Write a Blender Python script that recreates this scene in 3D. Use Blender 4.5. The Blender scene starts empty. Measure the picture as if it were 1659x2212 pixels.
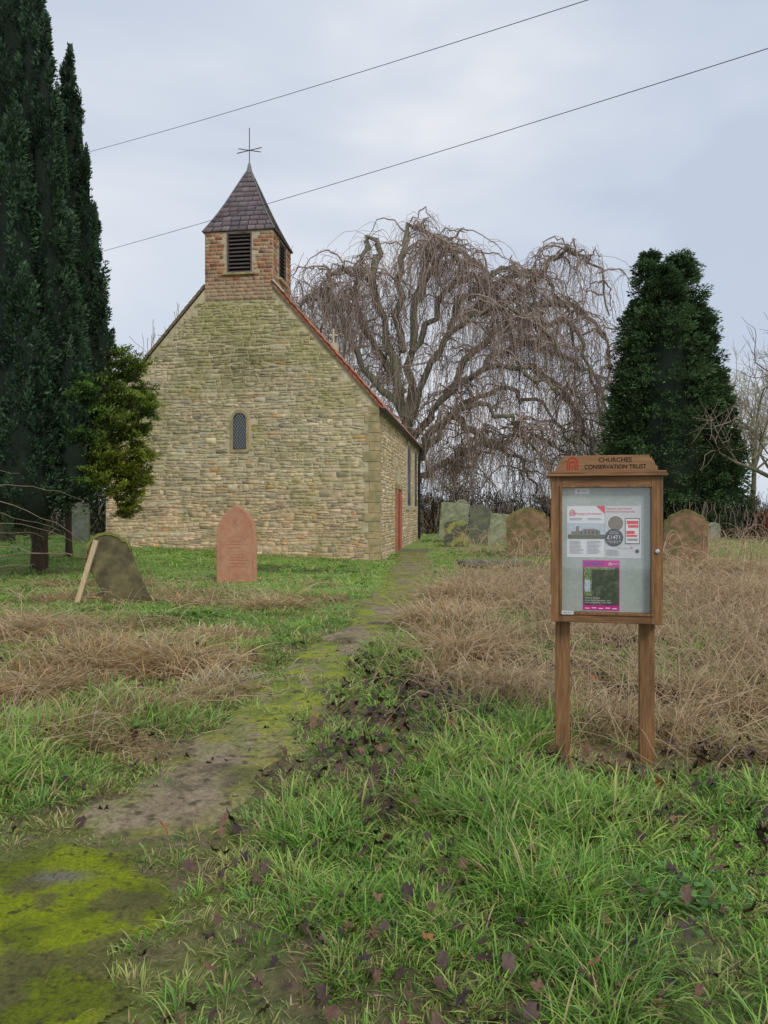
import bpy, math, random
import numpy as np
from mathutils import Vector, Matrix
random.seed(7); rng=np.random.default_rng(11)
C=bpy.context.scene.collection
R=math.radians
F=1597.0; CAMH=1.6
# ---------------------------------------------------------------- helpers
def at(px,py,Y): return ((px-829.5)/F*Y, Y, CAMH+(1106-py)/F*Y)
def vn(x,y,s=0):
    x=np.asarray(x,float); y=np.asarray(y,float)
    i=np.floor(x); j=np.floor(y); fx=x-i; fy=y-j
    fx=fx*fx*(3-2*fx); fy=fy*fy*(3-2*fy)
    def h(a,b):
        n=np.sin(a*127.1+b*311.7+s*74.7)*43758.5453
        return n-np.floor(n)
    return (h(i,j)*(1-fx)+h(i+1,j)*fx)*(1-fy)+(h(i,j+1)*(1-fx)+h(i+1,j+1)*fx)*fy
def fbm(x,y,s=0,o=3):
    t=0;a=.5;n=0
    for k in range(o):
        t=t+a*vn(np.asarray(x)*2**k,np.asarray(y)*2**k,s+k*3); n+=a; a*=.5
    return t/n
def ss(a,b,x):
    t=np.clip((np.asarray(x,float)-a)/(b-a),0,1); return t*t*(3-2*t)
def mesh_np(name,V,T,mat,parent=None,col=None,smooth=False,k=3):
    me=bpy.data.meshes.new(name)
    V=np.ascontiguousarray(V,dtype=np.float32).reshape(-1,3); T=np.ascontiguousarray(T,dtype=np.int32).reshape(-1,k)
    me.vertices.add(len(V)); me.vertices.foreach_set('co',V.ravel())
    me.loops.add(T.size); me.loops.foreach_set('vertex_index',T.ravel())
    me.polygons.add(len(T)); me.polygons.foreach_set('loop_start',np.arange(0,T.size,k,dtype=np.int32))
    me.polygons.foreach_set('loop_total',np.full(len(T),k,dtype=np.int32))
    if smooth: me.polygons.foreach_set('use_smooth',np.ones(len(T),dtype=bool))
    me.update(calc_edges=True)
    if col is not None:
        a=me.color_attributes.new('Col','FLOAT_COLOR','POINT')
        c=np.ones((len(V),4),np.float32); c[:,:3]=col; a.data.foreach_set('color',c.ravel())
    me.materials.append(mat)
    o=bpy.data.objects.new(name,me); C.objects.link(o)
    if parent: o.parent=parent
    return o
def mesh_py(name,V,Fc,mat,parent=None,bevel=0,smooth=False):
    me=bpy.data.meshes.new(name); me.from_pydata([tuple(v) for v in V],[],Fc); me.update()
    me.materials.append(mat)
    o=bpy.data.objects.new(name,me); C.objects.link(o)
    if parent: o.parent=parent
    if bevel:
        m=o.modifiers.new('b','BEVEL'); m.width=bevel; m.segments=2; m.limit_method='ANGLE'
    if smooth:
        for p in me.polygons: p.use_smooth=True
    return o
class MB:
    def __init__(s): s.V=[]; s.F=[]
    def box(s,x0,x1,y0,y1,z0,z1,M=None):
        n=len(s.V)
        P=[(x0,y0,z0),(x1,y0,z0),(x1,y1,z0),(x0,y1,z0),(x0,y0,z1),(x1,y0,z1),(x1,y1,z1),(x0,y1,z1)]
        if M: P=[tuple(M@Vector(p)) for p in P]
        s.V+=P
        s.F+=[tuple(n+i for i in f) for f in ((0,3,2,1),(4,5,6,7),(0,1,5,4),(1,2,6,5),(2,3,7,6),(3,0,4,7))]; return s
    def prism(s,pts,y0,y1):
        n=len(s.V); k=len(pts)
        s.V+=[(x,y0,z) for x,z in pts]+[(x,y1,z) for x,z in pts]
        s.F.append(tuple(n+i for i in range(k))); s.F.append(tuple(n+k+i for i in reversed(range(k))))
        for i in range(k):
            j=(i+1)%k; s.F.append((n+i,n+k+i,n+k+j,n+j))
        return s
    def build(s,name,mat,parent=None,bevel=0): return mesh_py(name,s.V,s.F,mat,parent,bevel)
def thing(name,label,cat,loc=(0,0,0),rz=0,group=None):
    o=bpy.data.objects.new(name,None); C.objects.link(o); o.location=loc; o.rotation_euler=(0,0,rz)
    return tag(o,label,cat,group)
def tag(o,label,cat=None,group=None,kind=None):
    o['label']=label
    if cat:o['category']=cat
    if group:o['group']=group
    if kind:o['kind']=kind
    return o
def nrm(a): return a/np.maximum(np.linalg.norm(a,axis=-1,keepdims=True),1e-9)
def tubes(P,Rd,S=3):
    P=np.asarray(P,float); Rd=np.asarray(Rd,float); N,K,_=P.shape
    T=nrm(np.gradient(P,axis=1)); ref=np.array([.31,.87,.21]); ref/=np.linalg.norm(ref)
    A=nrm(np.cross(T,ref)); B=np.cross(T,A)
    ang=np.arange(S)*2*np.pi/S
    V=P[:,:,None,:]+Rd[:,:,None,None]*(A[:,:,None,:]*np.cos(ang)[:,None]+B[:,:,None,:]*np.sin(ang)[:,None])
    idx=np.arange(N*K*S).reshape(N,K,S)
    a=idx[:,:-1,:]; b=idx[:,1:,:]; a2=np.roll(a,-1,2); b2=np.roll(b,-1,2)
    Q=np.stack([a,a2,b2,b],-1).reshape(-1,4)
    return V.reshape(-1,3),Q
def join(parts):
    Vs=[];Qs=[];n=0
    for V,Q in parts: Vs.append(V);Qs.append(Q+n);n+=len(V)
    return np.concatenate(Vs),np.concatenate(Qs)
def spline(pts,K):
    P=np.array(pts,float); n=len(P); Pe=np.vstack([2*P[0]-P[1],P,2*P[-1]-P[-2]])
    out=[]
    for t in np.linspace(0,n-1-1e-6,K):
        i=int(t);f=t-i;p0,p1,p2,p3=Pe[i:i+4]
        out.append(.5*((2*p1)+(-p0+p2)*f+(2*p0-5*p1+4*p2-p3)*f*f+(-p0+3*p1-3*p2+p3)*f**3))
    return np.array(out)
# ---------------------------------------------------------------- materials
def mat(name,base=(.5,.5,.5),rough=.8,var=.3,scale=8,bump=.3,attr=False,second=None,thr=(.45,.65),stretch=(1,1,1),metal=0,scale2=None,trans=0,spec=.3):
    m=bpy.data.materials.new(name); m.use_nodes=True; nt=m.node_tree; N=nt.nodes; L=nt.links
    b=N['Principled BSDF']; b.inputs['Roughness'].default_value=rough; b.inputs['Metallic'].default_value=metal
    b.inputs['Specular IOR Level'].default_value=spec
    tc=N.new('ShaderNodeTexCoord'); mp=N.new('ShaderNodeMapping'); mp.inputs['Scale'].default_value=stretch
    L.new(tc.outputs['Object'],mp.inputs[0])
    n1=N.new('ShaderNodeTexNoise'); n1.inputs['Scale'].default_value=scale; n1.inputs['Detail'].default_value=6; n1.inputs['Roughness'].default_value=.65
    L.new(mp.outputs[0],n1.inputs['Vector'])
    if attr:
        a=N.new('ShaderNodeAttribute'); a.attribute_name='Col'; src=a.outputs['Color']
    else:
        r=N.new('ShaderNodeRGB'); r.outputs[0].default_value=(*base,1); src=r.outputs[0]
    if second:
        n2=N.new('ShaderNodeTexNoise'); n2.inputs['Scale'].default_value=scale2 or scale*.35; n2.inputs['Detail'].default_value=5; L.new(mp.outputs[0],n2.inputs['Vector'])
        rp=N.new('ShaderNodeMapRange'); rp.inputs[1].default_value=thr[0]; rp.inputs[2].default_value=thr[1]; L.new(n2.outputs[0],rp.inputs[0])
        mx=N.new('ShaderNodeMix'); mx.data_type='RGBA'; L.new(rp.outputs[0],mx.inputs[0]); L.new(src,mx.inputs[6]); mx.inputs[7].default_value=(*second,1); src=mx.outputs[2]
    if var>0:
        mr=N.new('ShaderNodeMapRange'); mr.inputs[1].default_value=.25; mr.inputs[2].default_value=.75; mr.inputs[3].default_value=1-var; mr.inputs[4].default_value=1+var
        L.new(n1.outputs[0],mr.inputs[0])
        mm=N.new('ShaderNodeVectorMath'); mm.operation='SCALE'; L.new(src,mm.inputs[0]); L.new(mr.outputs[0],mm.inputs['Scale']); src=mm.outputs[0]
    L.new(src,b.inputs['Base Color'])
    if bump>0:
        bp=N.new('ShaderNodeBump'); bp.inputs['Strength'].default_value=bump; bp.inputs['Distance'].default_value=.02
        L.new(n1.outputs[0],bp.inputs['Height']); L.new(bp.outputs[0],b.inputs['Normal'])
    if trans>0:
        tr=N.new('ShaderNodeBsdfTranslucent'); L.new(src,tr.inputs[0]); ms=N.new('ShaderNodeMixShader'); ms.inputs[0].default_value=trans
        L.new(b.outputs[0],ms.inputs[1]); L.new(tr.outputs[0],ms.inputs[2]); L.new(ms.outputs[0],N['Material Output'].inputs[0])
    return m
M_stone=mat('rubble_stone',attr=True,var=.42,scale=6,bump=1.0,rough=.95,second=(.27,.25,.13),thr=(.52,.78),scale2=1.3)
M_brick=mat('brick',attr=True,var=.35,scale=14,bump=.5,rough=.9,second=(.34,.25,.15),thr=(.52,.7),scale2=3)
M_slate=mat('slate',attr=True,var=.22,scale=6,bump=.3,rough=.6,second=(.28,.28,.24),thr=(.66,.75),scale2=5)
M_body=mat('mortar',(.56,.48,.34),rough=.95,var=.4,scale=4,bump=.8,second=(.38,.35,.20))
M_dress=mat('dressed_stone',(.44,.34,.19),var=.35,scale=5,bump=.5,rough=.9,second=(.30,.27,.15),thr=(.45,.6))
M_pale=mat('pale_stone',(.50,.44,.32),var=.3,scale=5,bump=.4,rough=.9)
M_tile=mat('red_tile',(.44,.15,.09),var=.35,scale=4,bump=.3,rough=.85,second=(.36,.20,.13))
M_black=mat('black_iron',(.015,.016,.02),rough=.5,var=.2,bump=.1)
M_dark=mat('shade_black',(.01,.01,.01),rough=1,var=0,bump=0)  # black that stands in for shade behind the louvres
M_louv=mat('louvre_wood',(.12,.10,.09),rough=.8,var=.4,scale=6)
M_lead=mat('leaded_glass',(.06,.07,.09),rough=.25,var=.5,scale=3,bump=.2)
M_leadl=mat('lead_came',(.30,.31,.32),rough=.6,var=.2)
M_door=mat('red_door',(.28,.08,.05),var=.25,scale=6,stretch=(6,6,.6))
M_flash=mat('flashing',(.55,.54,.5),var=.2)
M_wood=mat('oak_wood',(.27,.14,.062),rough=.7,var=.5,scale=9,bump=.3,stretch=(9,9,.7),second=(.15,.08,.04),thr=(.38,.68),scale2=3)
M_woodh=mat('oak_wood_rail',(.27,.14,.062),rough=.65,var=.45,scale=9,bump=.3,stretch=(.7,9,9),second=(.16,.085,.042),thr=(.38,.68),scale2=3)
M_plank=mat('grey_plank',(.52,.40,.25),var=.3,scale=8,stretch=(6,6,.6))
M_engr=mat('engraved',(.018,.012,.008),var=0,bump=0)
M_red=mat('logo_red',(.50,.02,.02),rough=.5,var=.05,bump=0)
M_back=mat('pin_board',(.44,.49,.47),rough=.75,var=.14,scale=45,bump=.05,second=(.34,.40,.38),thr=(.4,.7),scale2=5)
M_paper=mat('paper',(.76,.78,.82),rough=.6,var=.02,bump=0)
M_paper2=mat('paper_grey',(.62,.64,.67),rough=.6,var=.02,bump=0)
M_ink=mat('ink',(.06,.06,.08),rough=.7,var=0,bump=0)
M_grey=mat('ink_grey',(.33,.33,.36),rough=.7,var=0,bump=0)
M_prred=mat('print_red',(.75,.06,.09),rough=.6,var=0,bump=0)
M_mag=mat('magenta',(.62,.01,.30),rough=.5,var=.04,bump=0)
M_blue=mat('print_blue',(.05,.08,.40),rough=.5,var=.3,bump=0)
M_psky=mat('print_sky',(.50,.57,.66),rough=.6,var=.2,scale=60,bump=0)
M_pst=mat('print_church',(.22,.19,.15),rough=.6,var=.4,scale=150,bump=0)
M_pgr=mat('print_lawn',(.10,.13,.07),rough=.6,var=.4,scale=100,bump=0)
M_pdk=mat('print_dark_photo',(.055,.075,.05),rough=.5,var=.7,scale=35,bump=0,second=(.11,.13,.10),thr=(.5,.65),scale2=14)
M_plf=mat('print_leaves',(.12,.22,.03),rough=.5,var=.8,scale=160,bump=0,second=(.3,.34,.3),thr=(.5,.6),scale2=90)
M_white=mat('white_print',(.8,.8,.8),rough=.6,var=0,bump=0)
M_metal=mat('metal',(.6,.6,.6),rough=.35,metal=1,var=.1,bump=0)
M_ground=mat('ground_soil',attr=True,var=.5,scale=22,bump=1.0,rough=1)
M_path=mat('path_soil',attr=True,var=.55,scale=34,bump=1.0,rough=1,second=(.10,.085,.045),thr=(.56,.68),scale2=12)
M_moss=mat('moss',attr=True,var=.5,scale=60,bump=1.0,rough=1,second=(.075,.075,.02),thr=(.56,.70),scale2=24)
M_grass=mat('grass_blade',attr=True,var=0,bump=0,rough=.45,trans=.42,spec=.3)
M_leaf=mat('dead_leaf',attr=True,var=.25,scale=40,bump=.2,rough=.5)
M_fol=mat('foliage',attr=True,var=0,bump=0,rough=.6,trans=.2,spec=.2)
M_core=mat('crown_shade_core',(.010,.018,.011),rough=1,var=.3,bump=0)  # near-black for added crown cores, shade put into the colour
M_bark=mat('bark',(.15,.135,.10),rough=.95,var=.5,scale=4,stretch=(3,3,.6),bump=.8,second=(.21,.215,.13))
M_barkr=mat('yew_bark',(.085,.052,.04),rough=.95,var=.5,scale=4,stretch=(4,4,.5),bump=.8)
M_twig=mat('twigs',(.32,.245,.21),rough=.9,var=.2,bump=0,scale=1)
M_twigp=mat('pale_twigs',(.42,.37,.30),rough=.9,var=.2,bump=0,scale=1)
M_stem=mat('bramble_stems',(.50,.37,.24),rough=.8,var=.4,bump=0,scale=5)
M_wire=mat('wire',(.06,.05,.07),rough=.6,var=0,bump=0)
# ---------------------------------------------------------------- terrain
PY=np.array([0,2.6,3.2,3.8,4.3,4.97,6.0,7.4,9.3,13.2,18,24,27.5,29.5]); PX=np.array([-1.5,-1.45,-1.4,-1.26,-1.1,-.96,-.87,-.69,-.42,.12,.55,.95,1.1,.9])
def pathc(y): return np.interp(y,PY,PX)
def pathm(x,y):
    w=.05+.28*fbm(x*1.6,y*1.6,5)-.02+.020*np.clip(y-6,0,10)
    d=np.abs(x-pathc(y)+.34*(fbm(x*1.3,y*1.3,8)-.5)+.22*(fbm(x*6,y*6,9)-.5))
    return (1-ss(w,w+.24,d))*(np.asarray(y)<29.5)*ss(3.35,3.9,y+.5*(fbm(x*4,y*4,10)-.5))
SLAB=np.array([((px-829.5)/F*(F*CAMH/(py-1106)),F*CAMH/(py-1106)) for px,py in [(-260,1900),(-80,1880),(0,1878),(60,1845),(130,1830),(220,1838),(300,1840),(325,1880),(385,1915),(395,1960),(375,2005),(300,2040),(235,2070),(320,2120),(330,2160),(250,2200),(200,2240),(180,2320),(-300,2380)]])
def inpoly(x,y,P):
    x=np.asarray(x,float);y=np.asarray(y,float);r=np.zeros(np.broadcast(x,y).shape,bool)
    n=len(P)
    for i in range(n):
        x1,y1=P[i];x2,y2=P[(i+1)%n]
        if y1==y2: continue
        c=((y1>y)!=(y2>y))&(x<(x2-x1)*(y-y1)/(y2-y1)+x1); r^=c
    return r
def slabm(x,y):
    jx=.14*(fbm(np.asarray(x)*6,np.asarray(y)*6,21)-.5)+.10*(fbm(np.asarray(x)*25,np.asarray(y)*25,22)-.5); return inpoly(x+jx,y+jx*1.3,SLAB).astype(float)
def strawm(x,y):
    x=np.asarray(x,float);y=np.asarray(y,float)
    edge=np.interp(y,[4.3,5,7,10,14,17,22],[1.2,.5,.25,.45,.8,1.5,2.2])
    n=fbm(x*.9,y*.9,31)
    r=ss(edge-.1,edge+.35,x+.7*(n-.5))*ss(4.0,4.9,y+1.1*(fbm(x*1.4,y*1.4,33)-.5))*(1-ss(19,24,y))
    r*=1-.85*ss(.52,.63,fbm(x*1.1+4,y*1.1,35))*(1-ss(12,16,y)*.5)
    l=ss(1.0,1.6,-x-.12*np.clip(y-6,0,9)+.9*(fbm(x*1.1,y*1.5,41)-.5))*ss(4.0,4.7,y+.8*(n-.5))*(1-ss(10.,12,y))*ss(.47,.57,fbm(x*.9+3,y*1.7,47))
    m=ss(.5,.62,fbm(x*.35,y*.9,53))*ss(10.5,12,y)*(1-ss(17,19,y))*(x<-.6)
    far=ss(22,26,y)*ss(.45,.6,fbm(x*.2,y*.2,57))*.6
    return np.clip(np.maximum.reduce([r,l*.95,m*.8,far]),0,1)
def Hs(x,y):
    x=np.asarray(x,float);y=np.asarray(y,float)
    return .052*np.clip(-x,0,12)*ss(13,24,y)+.012*np.clip(y-25,0,40)
def H(x,y):
    x=np.asarray(x,float);y=np.asarray(y,float)
    k=1-.8*np.maximum(pathm(x,y),((y<3.9)&(x<-.7))*.8)
    a=.10*(fbm(x*1.1,y*1.1,61)-.5)+.04*(fbm(x*4,y*4,63)-.5)+.12*ss(.7,1.6,x)*ss(6,8,y)*(fbm(x*.8,y*.8,67)-.4)*(1-ss(20,24,y))
    return Hs(x,y)+k*a*(1-ss(60,90,y))
gz=lambda x,y: float(H(x,y))
def mix(a,b,t): t=np.asarray(t)[...,None]; return np.asarray(a)*(1-t)+np.asarray(b)*t
xs=np.concatenate([-np.geomspace(400,13,22),np.arange(-12.5,-4,.22),np.arange(-4,4,.06),np.arange(4,12.6,.22),np.geomspace(13,400,22)])
ys=np.concatenate([np.arange(-12,1.4,.8),np.arange(1.5,9,.06),np.arange(9,32,.2),np.geomspace(32.5,900,40)])
GX,GY=np.meshgrid(xs,ys); gx=GX.ravel(); gy=GY.ravel()
gc=mix([.11,.135,.045],[.13,.095,.06],ss(.4,.62,fbm(gx*2,gy*2,71)))
gc=mix(gc,[.24,.38,.08],ss(7,16,gy)*.75)
gc=mix(gc,[.28,.20,.12],strawm(gx,gy)*.75)
gc=mix(gc,[.23,.29,.10],ss(24,40,gy)*.7)
gc=mix(gc,[.13,.13,.055],pathm(gx,gy)*.8)
gc=mix(gc,mix([.17,.13,.08],[.13,.15,.035],ss(.45,.6,fbm(gx*5,gy*5,73))),((gy<3.9)&(gx<-.6)).astype(float)*.8)
sp=np.exp(-(((gx+2.5)/1.9)**2+((gy-19.6)/.9)**2)*1.2); gc=mix(gc,[.06,.05,.03],np.clip(sp*1.4,0,.9))
nx,ny=len(xs),len(ys); I=np.arange(nx*ny).reshape(ny,nx)
Q=np.stack([I[:-1,:-1],I[:-1,1:],I[1:,1:],I[1:,:-1]],-1).reshape(-1,4)
g=mesh_np('ground',np.stack([gx,gy,H(gx,gy)],-1),Q,M_ground,None,gc,True,4)
tag(g,'rough grassy churchyard ground',kind='structure')
# path
py_=np.arange(3.3,29.5,.06); u=np.linspace(-1,1,27); UU,YY=np.meshgrid(u,py_)
W=(.50+.03*np.clip(YY-6,0,10)); X=pathc(YY)+UU*W
pm=pathm(X,YY); Z=H(X,YY)+.018*ss(.3,.8,pm)-.04*(1-ss(.05,.5,pm))+.014*(fbm(X*9,YY*9,12)-.5)
n=fbm(X*2.6,YY*1.7,81,4); n2=fbm(X*6,YY*6,83,4)
pc=mix([.24,.185,.12],[.30,.24,.16],ss(.4,.6,n2))
pc=mix(pc,[.12,.10,.06],ss(.58,.68,fbm(X*2,YY*2,87)))
pc=mix(pc,mix([.27,.31,.03],[.16,.20,.035],ss(.4,.6,n2)),ss(.34,.48,n)*(.45+.55*ss(4.4,6,YY))*.92*ss(.28,.42,fbm(X*11,YY*9,89)))
I=np.arange(X.size).reshape(X.shape); Q=np.stack([I[:-1,:-1],I[:-1,1:],I[1:,1:],I[1:,:-1]],-1).reshape(-1,4)
tag(mesh_np('path',np.stack([X,YY,Z],-1),Q,M_path,None,pc.reshape(-1,3),True,4),'narrow worn earth path with moss leading to the church',kind='structure')
# mossy slab
sx=np.arange(-3.1,-.6,.014); sy=np.arange(1.5,3.75,.014); X,Y_=np.meshgrid(sx,sy); sm=slabm(X,Y_)
er=(sm+np.roll(sm,6,0)+np.roll(sm,-6,0)+np.roll(sm,6,1)+np.roll(sm,-6,1))/5
Z=H(X,Y_)-.006+.020*er+.022*(fbm(X*9,Y_*9,91)-.5)+.014*(fbm(X*30,Y_*30,92)-.5)
n=fbm(X*5,Y_*5,93,4); c=mix([.225,.275,.008],[.135,.17,.010],ss(.42,.62,n)); c=mix(c,[.12,.10,.05],ss(.62,.72,fbm(X*4+5,Y_*5,95,4))*.7); c=mix(c,[.15,.13,.07],(1-er)*.8)
dd=np.exp(-(((X+1.40)/.11)**2+((Y_-3.22)/.05)**2)); c=mix(c,[.20,.18,.15],np.clip(dd*1.3,0,1)*.9)
I=np.arange(X.size).reshape(X.shape); Q=np.stack([I[:-1,:-1],I[:-1,1:],I[1:,1:],I[1:,:-1]],-1).reshape(-1,4)
keep=sm.ravel()[Q].all(1); Q=Q[keep]; used=np.unique(Q); rm=np.full(X.size,-1); rm[used]=np.arange(len(used))
tag(mesh_np('moss_pavement',np.stack([X,Y_,Z],-1).reshape(-1,3)[used],rm[Q],M_moss,None,c.reshape(-1,3)[used],True,4),'bright green moss covering old tarmac in the near left corner',kind='structure')
# ---------------------------------------------------------------- grass
def blades(x,y,L,w,az,a,b,c,d,cb,ct,z0=None):
    t=np.array([0,.35,.7,1.]); n=len(x)
    z=(H(x,y) if z0 is None else z0)-.01
    lat=L[:,None]*(c[:,None]*t+d[:,None]*t*t); zz=z[:,None]+np.maximum(L[:,None]*(a[:,None]*t-b[:,None]*t*t),.004+.006*t)
    px=x[:,None]+np.cos(az)[:,None]*lat; py=y[:,None]+np.sin(az)[:,None]*lat
    P=np.stack([px,py,zz],-1)
    sa=az+np.pi/2+rng.normal(0,.5,n); S=np.stack([np.cos(sa),np.sin(sa),rng.normal(0,.25,n)],-1)*w[:,None]*.5
    wt=np.array([.8,1,.7])
    V=np.empty((n,7,3)); 
    for k in range(3): V[:,2*k]=P[:,k]-S*wt[k]; V[:,2*k+1]=P[:,k]+S*wt[k]
    V[:,6]=P[:,3]
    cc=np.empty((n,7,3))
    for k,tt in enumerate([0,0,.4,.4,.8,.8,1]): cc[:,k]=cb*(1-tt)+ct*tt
    base=np.arange(n)[:,None]*7
    T=(base[:,:,None]+np.array([[0,1,3],[0,3,2],[2,3,5],[2,5,4],[4,5,6]])[None]).reshape(-1,3)
    return V.reshape(-1,3),T,cc.reshape(-1,3)
def scatter(n,y0,y1):
    y=np.sqrt(rng.uniform(y0*y0,y1*y1,n)); x=rng.uniform(-1,1,n)*(y*.56+.7); return x,y
def outside_church(x,y):
    dx=x+.17; dy=y-24; c,s=math.cos(R(7.5)),math.sin(R(7.5)); lx=dx*c-dy*s; ly=dx*s+dy*c
    return ~((lx<.05)&(lx>-9.5)&(ly>-.05)&(ly<16.1))
GP=[];SP=[]
pal=np.array([[.23,.46,.07],[.32,.58,.09],[.42,.60,.13],[.16,.34,.06],[.50,.60,.18],[.28,.54,.14]])
def nearmoss(x,y): return ((y<3.9)&(x<-.45-.25*(y-3.2))).astype(float)
def postarea(x,y): return np.exp(-(((x-1.45)/.75)**2+((y-4.55)/.45)**2))
for (y0,y1,nt,nb,w,L) in [(1.7,3.4,2300,30,.0056,.10),(3.4,5.5,3300,24,.0074,.11),(5.5,9,4400,18,.010,.105),(9,15,5000,14,.014,.11),(15,28,5200,10,.022,.13),(28,55,3400,7,.045,.2)]:
    tx,ty=scatter(nt,y0,y1)
    s=strawm(tx,ty); pm=pathm(tx,ty); sl=slabm(tx,ty)
    bare=ss(.51,.62,fbm(tx*1.9,ty*1.9,103))*(ty<7)*(tx>-1.2)
    pr=(1-.70*s)*(1-.72*pm)*(1-.985*sl)*(1-.75*bare)*(1-.6*nearmoss(tx,ty))*(1-.5*postarea(tx,ty))
    k=(rng.random(nt)<pr)&outside_church(tx,ty); tx=tx[k];ty=ty[k];s=s[k];m=len(tx)
    pd=np.abs(tx-pathc(ty))
    tl=rng.uniform(.5,1.7,m)*(0.6+.9*ss(.4,.65,fbm(tx*1.2,ty*1.2,105)))*(.38+.62*ss(.0,.9,pd))
    tl*=(1-.35*ss(9,12,ty))*(1-.5*nearmoss(tx,ty))*(1-.5*postarea(tx,ty))
    pi=rng.integers(0,len(pal),m); tc=pal[pi]
    lushn=fbm(tx*.8,ty*.8,107)[:,None]
    tc=tc*(.68+.7*lushn); dry=(rng.random(m)<.06+.35*s+.06*(ty>4)+.5*nearmoss(tx,ty)+.22*(pd<.6))[:,None]; tc=np.where(dry,tc*.45+np.array([.58,.46,.22])*.55,tc)
    x=np.repeat(tx,nb);y=np.repeat(ty,nb);n=len(x)
    sp_=.036*np.sqrt(y0/2)
    ox=rng.normal(0,sp_,n);oy=rng.normal(0,sp_,n)
    az=np.arctan2(oy,ox)+rng.normal(0,.6,n)
    Lb=np.repeat(tl,nb)*L*rng.uniform(.5,1.35,n); cc=np.repeat(tc,nb,0)*rng.uniform(.65,1.35,(n,1))
    yel=(rng.random(n)<.08)[:,None]; cc=np.where(yel,np.array([.66,.54,.27]),cc)
    kx=(slabm(x+ox,y+oy)<.5)|(rng.random(n)<.15)
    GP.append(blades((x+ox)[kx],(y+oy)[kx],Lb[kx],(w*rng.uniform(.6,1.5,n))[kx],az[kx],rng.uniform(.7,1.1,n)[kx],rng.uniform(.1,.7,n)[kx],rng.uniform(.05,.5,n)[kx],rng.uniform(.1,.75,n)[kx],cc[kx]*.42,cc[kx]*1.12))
for (y0,y1,n,w,L) in [(1.7,5.5,46000,.005,.045),(5.5,12,50000,.009,.05),(12,28,36000,.02,.08)]:
    x,y=scatter(n,y0,y1); k=(rng.random(n)<(1-.7*strawm(x,y))*(1-.45*pathm(x,y))*(1-.95*slabm(x,y))*(.35+.65*ss(.4,.55,fbm(x*2.4,y*2.4,109))))&outside_church(x,y); x=x[k];y=y[k];n=len(x)
    cc=pal[rng.integers(0,6,n)]*rng.uniform(.5,1.0,(n,1)); dr=(rng.random(n)<.16+.45*nearmoss(x,y))[:,None]; cc=np.where(dr,np.array([.54,.42,.23])*rng.uniform(.6,1.1,(n,1)),cc)
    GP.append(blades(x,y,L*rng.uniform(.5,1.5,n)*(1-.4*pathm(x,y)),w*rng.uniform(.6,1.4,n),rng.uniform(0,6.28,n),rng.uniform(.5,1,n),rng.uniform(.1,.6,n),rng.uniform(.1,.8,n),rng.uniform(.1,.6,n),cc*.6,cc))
def packm(L):
    V=[];T=[];Cc=[];n=0
    for v,t,c in L: V.append(v);T.append(t+n);Cc.append(c);n+=len(v)
    return np.concatenate(V),np.concatenate(T),np.concatenate(Cc)
V,T,c=packm(GP); tag(mesh_np('grass',V,T,M_grass,None,c),'long wet green grass covering the churchyard','grass',kind='stuff')
# straw
spal=np.array([[.86,.66,.35],[.74,.52,.26],[.92,.80,.52],[.46,.31,.18],[.74,.48,.22],[.88,.72,.44]])
for (y0,y1,n,w,L) in [(2,4.4,10000,.004,.14),(4.0,6.5,36000,.0052,.27),(6.5,10,44000,.008,.33),(10,16,42000,.013,.38),(16,26,28000,.020,.40)]:
    x,y=scatter(n,y0,y1); s=strawm(x,y)
    fl=fbm(x*.7,y*.7,111); pr=np.maximum(s*(.08+1.2*ss(.40,.6,fbm(x*1.5,y*1.5,113))),.05+.14*ss(.5,.6,fbm(x*2,y*2,115))+.35*nearmoss(x,y))*(1-.90*pathm(x,y))*(1-.95*slabm(x,y))
    k=(rng.random(n)<pr)&outside_church(x,y); x=x[k];y=y[k];fl=fl[k];s=s[k];n=len(x)
    az=fl*14+rng.normal(0,1.0,n); up=rng.random(n)<.36
    a=np.where(up,rng.uniform(.6,1.2,n),rng.uniform(.15,.6,n)); b=np.where(up,rng.uniform(.2,.8,n),a*rng.uniform(.5,1.0,n))
    Ln=L*rng.uniform(.4,1.4,n)*(.4+.6*s)*(1-.4*postarea(x,y)); cc=spal[rng.integers(0,6,n)]*rng.uniform(.6,1.15,(n,1))
    dk=(ss(.50,.60,fbm(x*1.8+9,y*1.8,117))*ss(.5,1,x)*.8)[:,None]; cc=cc*(1-dk)+cc*np.array([.52,.45,.44])*dk
    SP.append(blades(x,y,Ln,w*rng.uniform(.5,1.5,n),az,a,b,rng.uniform(.3,.9,n),rng.uniform(.1,.5,n),cc*.52,cc,H(x,y)+rng.uniform(0,.07,n)*s))
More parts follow.
